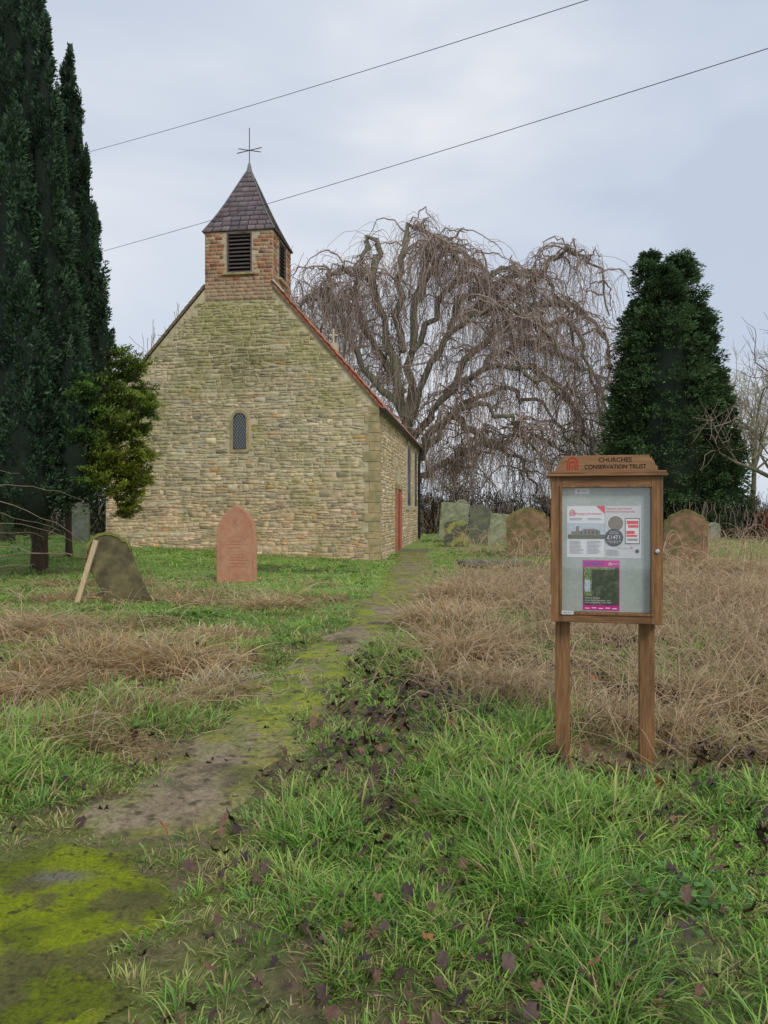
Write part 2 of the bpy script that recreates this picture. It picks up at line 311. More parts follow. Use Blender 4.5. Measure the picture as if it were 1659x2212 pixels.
for (px,py,r,nn,L) in [(960,1350,.38,2600,.62),(1010,1300,.5,2600,.68),(1550,1235,.9,2400,.7),(1170,1250,.7,1200,.4),(1640,1300,.8,2600,.7),(1500,1280,.6,1800,.5),(200,1440,.6,2600,.45),(380,1440,.38,2400,.46),(60,1500,.5,2200,.4),(40,1370,.8,2600,.55),(1000,1420,.35,1800,.5),(1100,1480,.4,1500,.4),(600,1310,.5,1500,.3),(450,1385,.5,1500,.3),(80,1600,.35,1200,.28),(940,1450,.25,1000,.35),(1330,1560,.4,1200,.25),(1550,1520,.4,1400,.32)]:
    Y=F*CAMH/(py-1106); cx=(px-829.5)/F*Y
    x=cx+rng.normal(0,r*.6,nn);y=Y+rng.normal(0,r*.6,nn)
    comb=rng.uniform(0,6.28); az=np.where(rng.random(nn)<.5,np.arctan2(y-Y,x-cx),comb)+rng.normal(0,.5,nn)
    kk=pathm(x,y)<.3; x=x[kk];y=y[kk];az=az[kk];nn=len(x)
    cc=spal[rng.integers(0,6,nn)]*rng.uniform(.6,1.15,(nn,1))
    SP.append(blades(x,y,L*rng.uniform(.5,1.2,nn),.0017*Y**.9*rng.uniform(.5,1.2,nn),az,rng.uniform(.6,1,nn),rng.uniform(.3,.9,nn),rng.uniform(.1,.4,nn),rng.uniform(.2,.9,nn),cc*.5,cc))
V,T,c=packm(SP); tag(mesh_np('dry_grass',V,T,M_grass,None,c),'flattened straw coloured dead grass in swathes','dry grass',kind='stuff')
def arcs(n,xr,yr,Lr,hr,K=8,wf=.0011,fn=None):
    x=rng.uniform(*xr,n);y=rng.uniform(*yr,n)
    if fn is not None: k=rng.random(n)<fn(x,y); x=x[k];y=y[k];n=len(x)
    az=rng.uniform(0,2*np.pi,n);L=rng.uniform(*Lr,n);h=rng.uniform(*hr,n)
    t=np.linspace(0,1,K); bend=rng.normal(0,.5,n)
    a=az[:,None]+bend[:,None]*t
    X=x[:,None]+np.cumsum(np.cos(a),1)*L[:,None]/K;Y=y[:,None]+np.cumsum(np.sin(a),1)*L[:,None]/K
    Z=H(x,y)[:,None]+np.maximum(h[:,None]*4*t*(1-t*rng.uniform(.8,1.05,n)[:,None]),.01)+rng.normal(0,.012,(n,K))
    P=np.stack([X,Y,Z],-1); Rd=(wf*np.sqrt(y)*rng.uniform(.6,1.5,n))[:,None]*np.linspace(1.2,.5,K)
    return tubes(P,Rd,3)
V,Q=join([arcs(6500,(.4,9),(4.9,17),(.3,1.2),(.06,.5),fn=strawm),arcs(800,(-7,-1.6),(5,15),(.3,1.3),(.05,.4),fn=strawm),arcs(700,(3,16),(14,30),(.8,2.2),(.2,1.0),wf=.0016)])
tag(mesh_np('bramble_stems',V,Q,M_stem,None,None,False,4),'tangle of dead brown bramble stems over the dry grass','brambles',kind='stuff')
# fallen leaves
n=8500; x,y=scatter(n,2.1,9.0); bare=ss(.51,.62,fbm(x*1.9,y*1.9,103)); pr=(.10+.8*bare+.4*ss(.52,.64,fbm(x*1.4,y*1.4,121)))*ss(-1.1,-.2,x-.1)*(1-.8*pathm(x,y))+.09+.5*postarea(x,y); pr*=(1-.97*slabm(x,y))*(1-.4*ss(5,9,y))
k=rng.random(n)<pr; x=x[k];y=y[k];n=len(x)
ang=np.linspace(0,2*np.pi,15)[:-1]; rad=np.array([1,.55,.9,.5,.8,.45,.6,.5,.6,.45,.8,.5,.9,.55])
A=rng.uniform(0,6.28,n);sz=rng.uniform(.014,.036,n)*(1+.06*y);tx_=rng.normal(0,.6,n);ty_=rng.normal(0,.6,n);cur=rng.uniform(-.3,1.1,n)
lx=np.cos(ang)*rad;ly=np.sin(ang)*rad
VX=sz[:,None]*(lx*np.cos(A)[:,None]-ly*np.sin(A)[:,None]);VY=sz[:,None]*(lx*np.sin(A)[:,None]+ly*np.cos(A)[:,None])
zc=H(x,y)+rng.uniform(.01,.08,n)*(pathm(x,y)<.5)+.012
VZ=zc[:,None]+VX*tx_[:,None]+VY*ty_[:,None]+sz[:,None]*cur[:,None]*(lx**2)[None]*rng.uniform(.4,1,n)[:,None]+sz[:,None]*rng.normal(0,.2,(n,14))
Vr=np.stack([x[:,None]+VX,y[:,None]+VY,VZ],-1); Vc=np.stack([x,y,zc],-1)[:,None]; V=np.concatenate([Vc,Vr],1)
T=np.array([[0,i+1,(i+1)%14+1] for i in range(14)]); T=(np.arange(n)[:,None,None]*15+T).reshape(-1,3)
lp=np.array([[.060,.037,.03],[.10,.058,.042],[.04,.028,.026],[.16,.09,.055],[.08,.05,.042]]); lc=lp[rng.integers(0,5,n)]*rng.uniform(.7,1.4,(n,1)); red=rng.random(n)<.03; lc[red]=[.34,.14,.06]
tag(mesh_np('fallen_leaves',V.reshape(-1,3),T,M_leaf,None,np.repeat(lc,15,0)),'wet dark brown fallen leaves scattered in the grass','leaves',kind='stuff')
cl=[];
for (px,py,r,nn,col) in [(1430,1930,.28,200,(.14,.30,.09)),(1500,1960,.2,120,(.15,.31,.09)),(480,1470,.28,220,(.38,.46,.38)),(1090,1200,1.2,300,(.14,.23,.06)),(190,1600,.3,200,(.17,.32,.06)),(420,1340,.8,300,(.13,.26,.05)),(30,1650,.4,200,(.2,.40,.06))]:
    Y=F*CAMH/(py-1106);cx=(px-829.5)/F*Y; x=cx+rng.normal(0,r*.5,nn);y=Y+rng.normal(0,r*.5,nn);Lw=np.full(nn,.02+.004*Y)*rng.uniform(.6,1.3,nn)
    cc=np.array(col)*rng.uniform(.6,1.4,(nn,1)); cl.append(blades(x,y,Lw*1.3,Lw*.8,rng.uniform(0,6.28,nn),rng.uniform(.3,.9,nn),rng.uniform(.2,.6,nn),rng.uniform(.4,.9,nn),rng.uniform(0,.4,nn),cc*.8,cc,H(x,y)+rng.uniform(.0,.07,nn)))
V,T,c=packm(cl); tag(mesh_np('weeds',V,T,M_grass,None,c),'low broad leaved weeds among the grass','weeds',kind='stuff')
# ---------------------------------------------------------------- church
ch=thing('stone_church','small rubble stone church with brick bellcote, red roof and slate spire','church',(-.17,24,0),R(-7.5))
Wd=9.4; Ln=16.0; EV=5.07; AP=10.4; CX=-Wd/2
sl_=(AP-EV)/(Wd/2)
def rakez(x): return AP-np.abs(x-CX)*sl_
bx0,bx1=CX-1.17,CX+1.17
mb=MB(); mb.prism([(-Wd,-.6),(0,-.6),(0,EV),(bx1-.03,float(rakez(bx1-.03))),(bx0+.03,float(rakez(bx1-.03))),(-Wd,EV)],0,Ln)
def stones(u0,u1,v0,v1,hr,wr,clip,holes,colf,gap=.012,prot=(.02,.05),amp=.05,jit=.012,edge=.8):
    Vs=[];Ts=[];Cs=[];n=0;v=v0;kk=0
    ln=lambda k,v,u: v+amp*2*(float(vn(u*.7,k*.9,3))-.5)+amp*.6*(float(vn(u*2.3,k*3.3,5))-.5)
    while v<v1:
        h=random.uniform(*hr); u=u0-random.uniform(0,wr[0])
        while u<u1:
            w=random.uniform(*wr)*(1 if random.random()>.22 else .45); a=max(u,u0);b=min(u+w,u1); u+=w
            if b-a<.05: continue
            g2=gap/2
            la,lb=ln(kk,v,a)+g2,ln(kk,v,b)+g2; ha,hb=ln(kk+1,v+h,a)-g2,ln(kk+1,v+h,b)-g2
            if ha-la<.03 or hb-lb<.03: continue
            sub=[(la,lb,ha,hb)]
            if min(ha-la,hb-lb)>.12 and amp>0 and random.random()<.6:
                f=random.uniform(.3,.7); f2=min(.75,max(.25,f+random.uniform(-.15,.15))); ma=la+(ha-la)*f; mb_=lb+(hb-lb)*f2; sub=[(la,lb,ma-g2,mb_-g2),(ma+g2,mb_+g2,ha,hb)]
            for la_,lb_,ha_,hb_ in sub:
                lo_,hi_=min(la_,lb_),max(ha_,hb_)
                if not clip(a,b,lo_,hi_): continue
                if any(b>x0 and a<x1 and hi_>z0 and lo_<z1 for x0,x1,z0,z1 in holes): continue
                p=random.uniform(*prot); j=lambda:random.uniform(-jit,jit)
                sk=2.2*j()
                q=[(a+g2+j()+sk,la_+j()),(b-g2+j()+sk,lb_+j()),(b-g2+j(),hb_+j()),(a+g2+j(),ha_+j())]
                if jit>.005 and b-a>.15: q=[q[0],((a+b)/2+3*j(),(la_+lb_)/2+1.2*j()),q[1],q[2],((a+b)/2+3*j(),(ha_+hb_)/2+1.2*j()),q[3]]
                k=len(q);cx=sum(i[0] for i in q)/k;cz=sum(i[1] for i in q)/k
                ring=[(x,z,0) for x,z in q]; top=[(cx+(x-cx)*(1-(.012/(abs(x-cx)+.02))),cz+(z-cz)*.84,p+j()*.4) for x,z in q]
                Vs+=ring+top+[(cx,cz,p+.004)]; col=colf(cx,cz)
                Cs+=[tuple(c_*edge for c_ in col)]*k+[col]*(k+1)
                for i in range(k):
                    i2=(i+1)%k; Ts+=[(n+i,n+i2,n+k+i2),(n+i,n+k+i2,n+k+i),(n+k+i,n+k+i2,n+2*k)]
                n+=2*k+1
        v+=h;kk+=1
    return np.array(Vs),np.array(Ts),np.array(Cs)
SPAL=[(.60,.50,.33),(.53,.44,.28),(.51,.46,.34),(.60,.49,.34),(.48,.42,.28),(.64,.55,.39),(.55,.47,.32),(.40,.36,.27)]
def westcol(u,v):
    c=np.array(random.choice(SPAL))*random.uniform(.80,1.10)
    bl=float(fbm(u*.9,v*1.1,135)); c=c*(.70+.60*bl)
    r=random.random()
    if r<.025: c=np.array([.56,.36,.17])*random.uniform(.8,1.2)
    elif r<.05: c=np.array([.24,.22,.17])
    low=float(ss(3.6,1.2,v)); c=c*(1-low)+(c*np.array([1.18,1.02,1.0]))*low
    ms=math.exp(-((u-CX+.1)/1.8)**2)*float(ss(5.0,7.2,v))*.9+.65*float(ss(.47,.62,fbm(u*.6,v*.5,131)))*float(ss(2.0,5,v))+.35*float(ss(.5,.66,fbm(u*1.5,v*1.2,133)))
    ms=min(ms*random.uniform(.4,1.05),.8); c=c*(1-ms)+np.array([.34,.32,.12])*ms
    dk=math.exp(-(((u-CX-.0)/1.2)**2+((v-6.6)/.8)**2))*random.uniform(.3,.85); c=c*(1-dk)+np.array([.13,.12,.065])*dk
    return tuple(c)
west_holes=[(CX-.28,CX+.34,3.6,5.02)]
V1,T1,C1=stones(-Wd,0,-.35,AP,(.055,.145),(.09,.46),lambda a,b,l,h:(h<rakez(a)-.03 and h<rakez(b)-.03 and not(h>8.68 and b>bx0-.02 and a<bx1+.02) and not (b>-.30 and h<EV)) ,west_holes,westcol,.013,(.005,.022),.09,.014,1.0)
W1=np.stack([V1[:,0],-V1[:,2],V1[:,1]],-1)
def southcol(u,v):
    return tuple(np.array(random.choice([(.66,.53,.35),(.58,.45,.29),(.70,.60,.43),(.62,.45,.26)]))*random.uniform(.8,1.12))
sholes=[(4.5,6.5,-1,3.7),(8.6,10.4,1.6,5),(12.2,13.6,1.6,5)]
V2,T2,C2=stones(0.0,Ln,-.3,EV-.05,(.09,.2),(.16,.5),lambda a,b,l,h: not(a<.3) and h<EV-.04,sholes,southcol,.012,(.010,.03),.04,.012)
W2=np.stack([V2[:,2],V2[:,0],V2[:,1]],-1)
V,T,c=packm([(W1,T1,C1),(W2,T2,C2)])
wall=mesh_np('wall',V,T,M_stone,ch,c)
mb.build('wall_core',M_body,ch)
z=-.3;i=0;q=MB()
while z<EV-.1:
    h=random.uniform(.20,.38); h=min(h,EV-.02-z)
    e=random.uniform(-.05,.05)
    if i%2==0: q.box(-.48+e,.03,-.03,.30,z+.006,z+h-.006)
    else: q.box(-.31+e*.3,.03,-.03,.55+e,z+.006,z+h-.006)
    z+=h;i+=1
q.build('quoins',M_dress,ch,.012)
def archpts(w,z0,z1,pt=.5,n=7):
    sp=z1-w*(.5+pt*.3)
    r=[(w/2,z0)]+[(w/2*math.cos(t)**(.85 if pt else 1),sp+(z1-sp)*math.sin(t)) for t in np.linspace(0,math.pi/2,n)]
    r[-1]=(0,z1); return r+[(-x,z) for x,z in reversed(r[:-1])]
def frame_ring(outer,inner,y0,y1,name,mt,par,cx=0):
    k=len(outer);V=[];Fc=[]
    for (o_,y) in ((outer,y0),(inner,y0),(outer,y1),(inner,y1)): V+=[(cx+x,y,z) for x,z in o_]
    for a in range(k):
        b=(a+1)%k
        Fc+=[(a,b,k+b,k+a),(k+a,k+b,3*k+b,3*k+a),(a,2*k+a,2*k+b,b)]
    return mesh_py(name,V,Fc,mt,par)
wc=CX+.03
win=MB(); win.prism([(wc+x,z) for x,z in archpts(.47,3.68,4.9)],-.012,.03); w_=win.build('window',M_lead,ch)
tag(w_,'small arched leaded window in the west wall')
frame_ring(archpts(.64,3.58,5.0),archpts(.46,3.68,4.9),-.04,.01,'frame',M_dress,w_,wc)
lat=MB()
for k in range(-9,14):
    for sgn in (1,-1):
        zc=3.7+k*.135; za=zc+sgn*(-.2)*1.6;zb=zc+sgn*.2*1.6
        pts=[]
        for tt in np.linspace(0,1,21):
            X=-.22+.44*tt;Zz=za+(zb-za)*tt
            lim=4.9-(abs(X)/.22)**2*.25
            if 3.69<Zz<lim: pts.append((X,Zz))
        if len(pts)>2:
            (xa,z1_),(xb,z2_)=pts[0],pts[-1]; n_=len(lat.V); yy=-.02 if sgn>0 else -.023
            lat.V+=[(wc+xa,yy,z1_-.011),(wc+xb,yy,z2_-.011),(wc+xb,yy,z2_+.011),(wc+xa,yy,z1_+.011)]; lat.F.append((n_,n_+1,n_+2,n_+3))
lat.build('lattice',M_leadl,w_)
dr=MB(); dr.box(.012,.03,4.85,6.05,0.1,2.35); d_=dr.build('door',M_door,ch); tag(d_,'red painted plank door in the side wall')
M_rs=mat('red_sandstone',(.42,.18,.11),var=.3,scale=5)
MB().box(.0,.09,4.55,4.85,-.2,2.5).build('jamb',M_rs,d_); MB().box(.0,.09,6.05,6.35,-.2,2.5).build('jamb',M_rs,d_)
fr=MB(); fr.box(0,.10,4.5,6.4,2.5,2.68); fr.build('lintel',M_dress,d_)
def southarch(yc,w,z0,z1,name,mt,par,x0,x1):
    p=archpts(w,z0,z1); V=[(x0,yc+a,b) for a,b in p]+[(x1,yc+a,b) for a,b in p];k=len(p)
    return mesh_py(name,V,[tuple(range(k)),tuple(range(2*k-1,k-1,-1))]+[(i,(i+1)%k,k+(i+1)%k,k+i) for i in range(k)],mt,par)
southarch(5.45,1.5,2.68,3.65,'door_arch',M_dress,ch,0,.06); southarch(5.45,1.1,2.70,3.4,'tympanum',M_pale,ch,0,.075)
for yc in (9.5,12.9):
    f=southarch(yc,1.7 if yc<10 else 1.3,1.7,4.85,'window_surround',M_pale,ch,0,.06)
    for o_ in (-.35,.35): southarch(yc+o_*(1 if yc<10 else .75),.5,1.9,4.6,'window_light',M_lead,f,0,.075)
st=MB(); st.box(.1,1.3,4.5,6.6,-.1,.09); st.build('door_step',mat('step_stone',(.16,.17,.09),var=.4,scale=6,bump=.6),ch,.02)
uu=np.linspace(0,1,61)
def roofside(sgn,name):
    t=np.linspace(-.16 if sgn>0 else .0,Ln+.15,420)
    TT,UUU=np.meshgrid(t,uu); xo=(Wd/2+.16)*UUU; zz=AP+.10-xo*sl_
    course=(UUU*22)%1; off=.035*np.sin(TT*2*np.pi/.26)+.04*course+.02*(fbm(TT*.7,UUU*6,9)-.5)
    nx_=math.sin(math.atan(sl_));nz_=math.cos(math.atan(sl_))
    X=CX+sgn*(xo+off*nx_);Zz=zz+off*nz_
    I=np.arange(X.size).reshape(X.shape); Q=np.stack([I[:-1,:-1],I[:-1,1:],I[1:,1:],I[1:,:-1]],-1).reshape(-1,4)
    cxm=xo.ravel()[Q].min(1); cym=TT.ravel()[Q].min(1); Q=Q[~((cxm<1.12)&(cym<2.2))]
    used=np.unique(Q); rm=np.full(X.size,-1); rm[used]=np.arange(len(used))
    return mesh_np(name,np.stack([X,TT,Zz],-1).reshape(-1,3)[used],rm[Q],M_tile,ch,None,False,4)
roofside(1,'roof');roofside(-1,'roof')
M_vd=mat('dark_verge',(.17,.14,.09),var=.4,scale=5)
for sgn in (1,-1):
    vb=MB(); n_=26
    for k in range(n_):
        xa=1.2+(Wd/2+.14-1.2)*k/n_;xb=1.2+(Wd/2+.14-1.2)*(k+1)/n_-.012
        za=AP+.0-xa*sl_;zb=AP+.0-xb*sl_; tpz=.11 if sgn>0 else .21
        yf=-.10 if sgn>0 else -.03; dn=.0 if sgn>0 else .06
        P=[(CX+sgn*xa,yf,za+dn),(CX+sgn*xb,yf,zb+dn),(CX+sgn*xb,yf,zb+tpz),(CX+sgn*xa,yf,za+tpz-.02)]
        n0=len(vb.V); vb.V+=P+[(p[0],.16,p[2]) for p in P]
        vb.F+=[(n0,n0+1,n0+2,n0+3),(n0+3,n0+2,n0+6,n0+7),(n0+1,n0+5,n0+6,n0+2),(n0,n0+3,n0+7,n0+4),(n0,n0+4,n0+5,n0+1)]
    vb.build('verge',M_tile if sgn>0 else M_vd,ch)
gt=MB(); gt.box(.12,.26,-.2,Ln+.1,EV-.26,EV-.12); gt.build('gutter',M_black,ch,.02)
V,Q=tubes([[(.2,14.6,EV-.2),(.16,14.6,EV-.45),(.10,14.6,EV-.7),(.10,14.6,2.5),(.10,14.6,.2)]],[[.07]*5],8); mesh_np('downpipe',V,Q,M_black,ch,None,True,4)
fl=MB(); M_=Matrix.Translation((bx1+.02,0,float(rakez(bx1))+.16))@Matrix.Rotation(math.atan(sl_),4,'Y')
fl.box(0,.55,-.12,2.2,0,.05,M_); fl.build('flashing',M_flash,ch)
# belfry
BT=10.94; BD=2.25; BZ=8.66
bc=MB(); ow=.43; oz0,oz1=9.55,10.90
ocx=CX+.02
T_=.25
bc.box(bx0,ocx-ow,-.02,T_,BZ,BT).box(ocx+ow,bx1,-.02,T_,BZ,BT).box(ocx-ow,ocx+ow,-.02,T_,BZ,oz0).box(ocx-ow,ocx+ow,-.02,T_,oz1,BT)
ym=BD/2
bc.box(bx1-T_,bx1,T_,ym-ow,BZ,BT).box(bx1-T_,bx1,ym+ow,BD,BZ,BT).box(bx1-T_,bx1,ym-ow,ym+ow,BZ,oz0).box(bx1-T_,bx1,ym-ow,ym+ow,oz1,BT)
bc.box(bx0,bx0+T_,T_,BD,BZ,BT).box(bx0+T_,bx1-T_,BD-T_,BD,BZ,BT)
bf=bc.build('bellcote',mat('brick_mortar',(.48,.40,.28),var=.3,scale=6,bump=.5),ch); tag(bf,'weathered red brick bellcote on the west gable')
def bcol(u,v):
    c=np.array(random.choice([(.40,.16,.08),(.33,.14,.08),(.44,.23,.13),(.46,.34,.21),(.24,.11,.08),(.46,.27,.15),(.40,.28,.18),(.43,.20,.10)]))*random.uniform(.72,1.12)
    if v<9.25: c=c*.5+np.array([.42,.33,.22])*.5
    return tuple(c)
Va,Ta,Ca=stones(bx0,bx1,BZ,BT-.02,(.125,.126),(.26,.29),lambda a,b,l,h:h<BT,[(ocx-ow,ocx+ow,oz0-.02,oz1+.02)],bcol,.020,(.012,.02),0,.004)
Vb,Tb,Cb=stones(0,BD,BZ,BT-.02,(.125,.126),(.26,.29),lambda a,b,l,h:h<BT,[(ym-ow,ym+ow,oz0-.02,oz1+.02)],bcol,.020,(.012,.02),0,.004)
V,T,c=packm([(np.stack([Va[:,0],-.02-Va[:,2],Va[:,1]],-1),Ta,Ca),(np.stack([bx1+Vb[:,2],Vb[:,0],Vb[:,1]],-1),Tb,Cb)])
mesh_np('brickwork',V,T,M_brick,bf,c)
for side in (0,1):
    l=MB()
    if side==0:
        for k in range(10):
            zc=oz0+.09+k*.13; Mx=Matrix.Translation((ocx,.07,zc))@Matrix.Rotation(R(38),4,'X'); l.box(-ow+.05,ow-.05,-.09,.09,-.012,.012,Mx)
        l.build('louvre',M_louv,bf)
        for bxs in ((ocx-ow,ocx-ow+.05,oz0,oz1),(ocx+ow-.05,ocx+ow,oz0,oz1),(ocx-ow+.05,ocx+ow-.05,oz1-.05,oz1)): MB().box(bxs[0],bxs[1],-.03,.14,bxs[2],bxs[3]).build('louvre_frame',M_louv,bf)
        s=MB(); s.box(ocx-ow-.12,ocx+ow+.12,-.12,.1,oz0-.07,oz0); s.build('sill',M_dress,bf)
    else:
        for k in range(10):
            zc=oz0+.09+k*.13; Mx=Matrix.Translation((bx1-.07,ym,zc))@Matrix.Rotation(R(38),4,'Y'); l.box(-.09,.09,-ow+.05,ow-.05,-.012,.012,Mx)
        l.build('louvre',M_louv,bf)
        for bxs in ((ym-ow,ym-ow+.05),(ym+ow-.05,ym+ow)): MB().box(bx1-.14,bx1+.03,bxs[0],bxs[1],oz0,oz1).build('louvre_frame',M_louv,bf)
        s=MB(); s.box(bx1-.1,bx1+.12,ym-ow-.12,ym+ow+.12,oz0-.07,oz0); s.build('sill',M_dress,bf)
ins=MB(); ins.box(bx0+.4,bx1-.4,.4,BD-.4,BZ,BT-.05); ins.build('belfry_shade_box',M_dark,bf)  # added solid box, its black colour paints the shade inside the belfry
SA=Vector((CX,BD/2,13.55)); hw=1.17+.07; hy=BD/2+.07
rows=13; Vs=[];Ts=[];Cs=[];n=0
def ringpt(f): return (1-f)*(1-.07*math.sin(math.pi*f))
corn=[(-1,-1),(1,-1),(1,1),(-1,1)]
for fc in range(4):
    c0=corn[fc];c1=corn[(fc+1)%4]
    for r in range(rows):
        f0=r/rows;f1=min((r+1.15)/rows,1)
        w0,w1=ringpt(f0),ringpt(f1); zl=BT+(SA.z-BT)*f0; zh=BT+(SA.z-BT)*f1
        def P(c,w,z): return np.array([CX+c[0]*hw*w,BD/2+c[1]*hy*w,z])
        a0=P(c0,w0,zl);b0=P(c1,w0,zl);a1=P(c0,w1,zh);b1=P(c1,w1,zh)
        nn=np.cross(b0-a0,a1-a0);nn=nn/np.linalg.norm(nn)
        width=np.linalg.norm(b0-a0);cnt=max(1,int(round(width/.33))); off=.5*(r%2)
        cuts=[0]+[ (k+off)/cnt for k in range(0 if off else 1,cnt) if 0.03<(k+off)/cnt<.97]+[1]
        for k in range(len(cuts)-1):
            s0,s1=cuts[k]+.006,cuts[k+1]-.006; lf=.028+random.uniform(0,.012); dz=random.uniform(-.012,.012)
            q0=a0+(b0-a0)*s0;q1=a0+(b0-a0)*s1;q2=a1+(b1-a1)*s1;q3=a1+(b1-a1)*s0
            dn=(a0-a1)/np.linalg.norm(a0-a1)*dz
            Vs+=[q0+nn*lf+dn,q1+nn*lf+dn,q2+nn*.004,q3+nn*.004,q0+dn,q1+dn]
            col=np.array(random.choice([(.18,.145,.16),(.21,.165,.17),(.16,.13,.15),(.225,.185,.19)]))*random.uniform(.85,1.15)
            Cs+=[col]*6; Ts+=[(n,n+1,n+2),(n,n+2,n+3),(n+4,n+5,n+1),(n+4,n+1,n)]; n+=6
core=[];
for f in np.linspace(0,1,10):
    w=ringpt(f); core+=[(CX+c[0]*hw*w*.995,BD/2+c[1]*hy*w*.995,BT+(SA.z-BT)*f) for c in corn]
Fc=[(0,3,2,1)]
for k in range(9):
    for j in range(4): Fc.append((k*4+j,k*4+(j+1)%4,k*4+4+(j+1)%4,k*4+4+j))
sp=mesh_np('spire',np.array(Vs),np.array(Ts),M_slate,ch,np.array(Cs)); tag(sp,'steep purple grey slate pyramid spire')
mesh_py('spire_core',core,Fc,M_black,sp)
for c in corn:
    V,Q=tubes([[ (CX+c[0]*hw*ringpt(f),BD/2+c[1]*hy*ringpt(f),BT+.02+(SA.z-BT)*f) for f in np.linspace(0,1,8)]],np.full((1,8),.03),6); mesh_np('hip',V,Q,M_slate,sp,np.full((len(V),3),.16),True,4)
cap_=[[(CX,BD/2,13.35),(CX,BD/2,13.5),(CX,BD/2,13.7),(CX,BD/2,13.75)]]; V,Q=tubes(cap_,[[.14,.09,.05,.02]],8); mesh_np('cap',V,Q,M_slate,sp,np.full((len(V),3),.18),True,4)
tp=np.array([CX,BD/2,13.6]); cz=14.18
seg=[[tp,tp+[0,0,.7],tp+[0,0,1.36]]]
for dx,dy,dz in ((.43,-.1,-.13),(.40,.15,.15)):
    d=np.array([dx,dy,dz]); c0=np.array([CX,BD/2,cz]); seg.append([c0-d,c0,c0+d])
V,Q=tubes(seg,np.full((3,3),.016),5); mesh_np('weather_cross',V,Q,mat('rusted_iron',(.10,.055,.045),var=.3),sp,None,True,4)
g_=MB(); yE=Ln-.1; g_.box(CX-.25,CX+.25,yE-.2,yE+.2,AP-.1,AP+.40).box(CX-.05,CX+.05,yE-.05,yE+.05,AP+.40,AP+1.2).box(CX-.24,CX+.24,yE-.045,yE+.045,AP+.80,AP+.90)
g_.build('gable_cross',M_pale,ch,.02)
# ---------------------------------------------------------------- notice board
NB=Vector((1.412,4.72,0)); nrz=R(-12)
nb=thing('notice_board','wooden churchyard notice board on two posts with glazed case','notice board',NB,nrz)
for sx in (-1,1): MB().box(sx*.262-.046,sx*.262+.046,.05,.13,-.3,1.80).build('post',M_wood,nb,.004)
MB().box(-.34,-.27,-.065,.048,.90,1.825).build('case_stile',M_wood,nb,.004); MB().box(.27,.34,-.065,.048,.90,1.825).build('case_stile',M_wood,nb,.004)
MB().box(-.2695,.2695,-.0645,.048,1.755,1.825).build('case_rail',M_woodh,nb,.004); MB().box(-.2695,.2695,-.0645,.048,.90,.965).build('case_rail',M_woodh,nb,.004)
for b_ in ((-.285,-.27,.95,1.77),(.27,.285,.95,1.77),(-.27,.27,1.755,1.77),(-.27,.27,.95,.965)): MB().box(b_[0],b_[1],-.073,-.0655,b_[2],b_[3]).build('door_bead',M_wood,nb,.002)
MB().box(-.2695,.2695,-.018,.03,.966,1.754).build('pin_board',M_back,nb)
MB().box(-.366,.366,-.095,.07,1.8255,1.842).box(-.358,.358,-.086,.062,1.8425,1.858).build('cornice',M_woodh,nb,.004)
hp=[(.31,1.8585),(.31,1.885),(.295,1.893),(.290,1.915),(.275,1.935),(.262,1.942),(.262,1.958),(-.262,1.958),(-.262,1.942),(-.275,1.935),(-.290,1.915),(-.295,1.893),(-.31,1.885),(-.31,1.8585)]
hd=MB().prism(hp,-.055,.0).build('header_board',mat('oak_header',(.29,.155,.075),rough=.7,var=.4,scale=9,bump=.3,stretch=(.7,9,9)),nb,.003)
def text(body,size,x,y,z,mt,parent,name='lettering',align='CENTER',sx=1,off=0):
    cu=bpy.data.curves.new('t','FONT'); cu.body=body; cu.size=size; cu.align_x=align; cu.space_line=.95; cu.offset=off
    o=bpy.data.objects.new('t',cu); C.objects.link(o); bpy.context.view_layer.update()
    me=bpy.data.meshes.new_from_object(o.evaluated_get(bpy.context.evaluated_depsgraph_get())); bpy.data.objects.remove(o)
    me.transform(Matrix.Translation((x,y,z))@Matrix.Rotation(R(90),4,'X')@Matrix.Diagonal((sx,1,1,1)))
    me.materials.clear(); me.materials.append(mt); r=bpy.data.objects.new(name,me); C.objects.link(r); r.parent=parent; return r
tag(text('CHURCHES',.040,.055,-.0565,1.916,M_engr,hd,sx=.98,off=.0004),'CHURCHES'); tag(text('CONSERVATION TRUST',.040,.055,-.0565,1.872,M_engr,hd,sx=.86,off=.0004),'CONSERVATION TRUST')
def gothic_line(w,h,n=8):
    p=[(-w/2,0)]+[(-w/2*math.cos(t)**.8,h*.35+h*.65*math.sin(t)) for t in np.linspace(0,math.pi/2-.02,n)]
    return p+[(-x,z) for x,z in reversed(p)]
def ribbon(pts,wd,x,y,z):
    V=[];Fc=[];P=np.array(pts,float);T=nrm(np.gradient(P,axis=0));Nn=np.stack([-T[:,1],T[:,0]],-1)
    for p,q in zip(P,Nn): V+=[(x+p[0]+q[0]*wd/2,y,z+p[1]+q[1]*wd/2),(x+p[0]-q[0]*wd/2,y,z+p[1]-q[1]*wd/2)]
    for i in range(len(P)-1): Fc.append((2*i,2*i+1,2*i+3,2*i+2))
    return V,Fc
def logo(x,y,z,s,parent,mt=M_red):
    V=[];Fc=[]
    for i,pts in enumerate((gothic_line(s,s*1.25),gothic_line(s*.55,s*.85),[(0,0),(0,s*.5)])):
        v,f=ribbon(pts,s*(.13 if i<2 else .09),x,y-.0002*i,z); n=len(V);V+=v;Fc+=[tuple(a+n for a in q) for q in f]
    return mesh_py('emblem',V,Fc,mt,parent)
tag(logo(-.205,-.0568,1.868,.062,hd),'red pointed arch emblem')
for z0 in (1.685,1.01): MB().box(-.346,-.338,-.068,-.04,z0,z0+.06).build('hinge',M_metal,nb,.001)
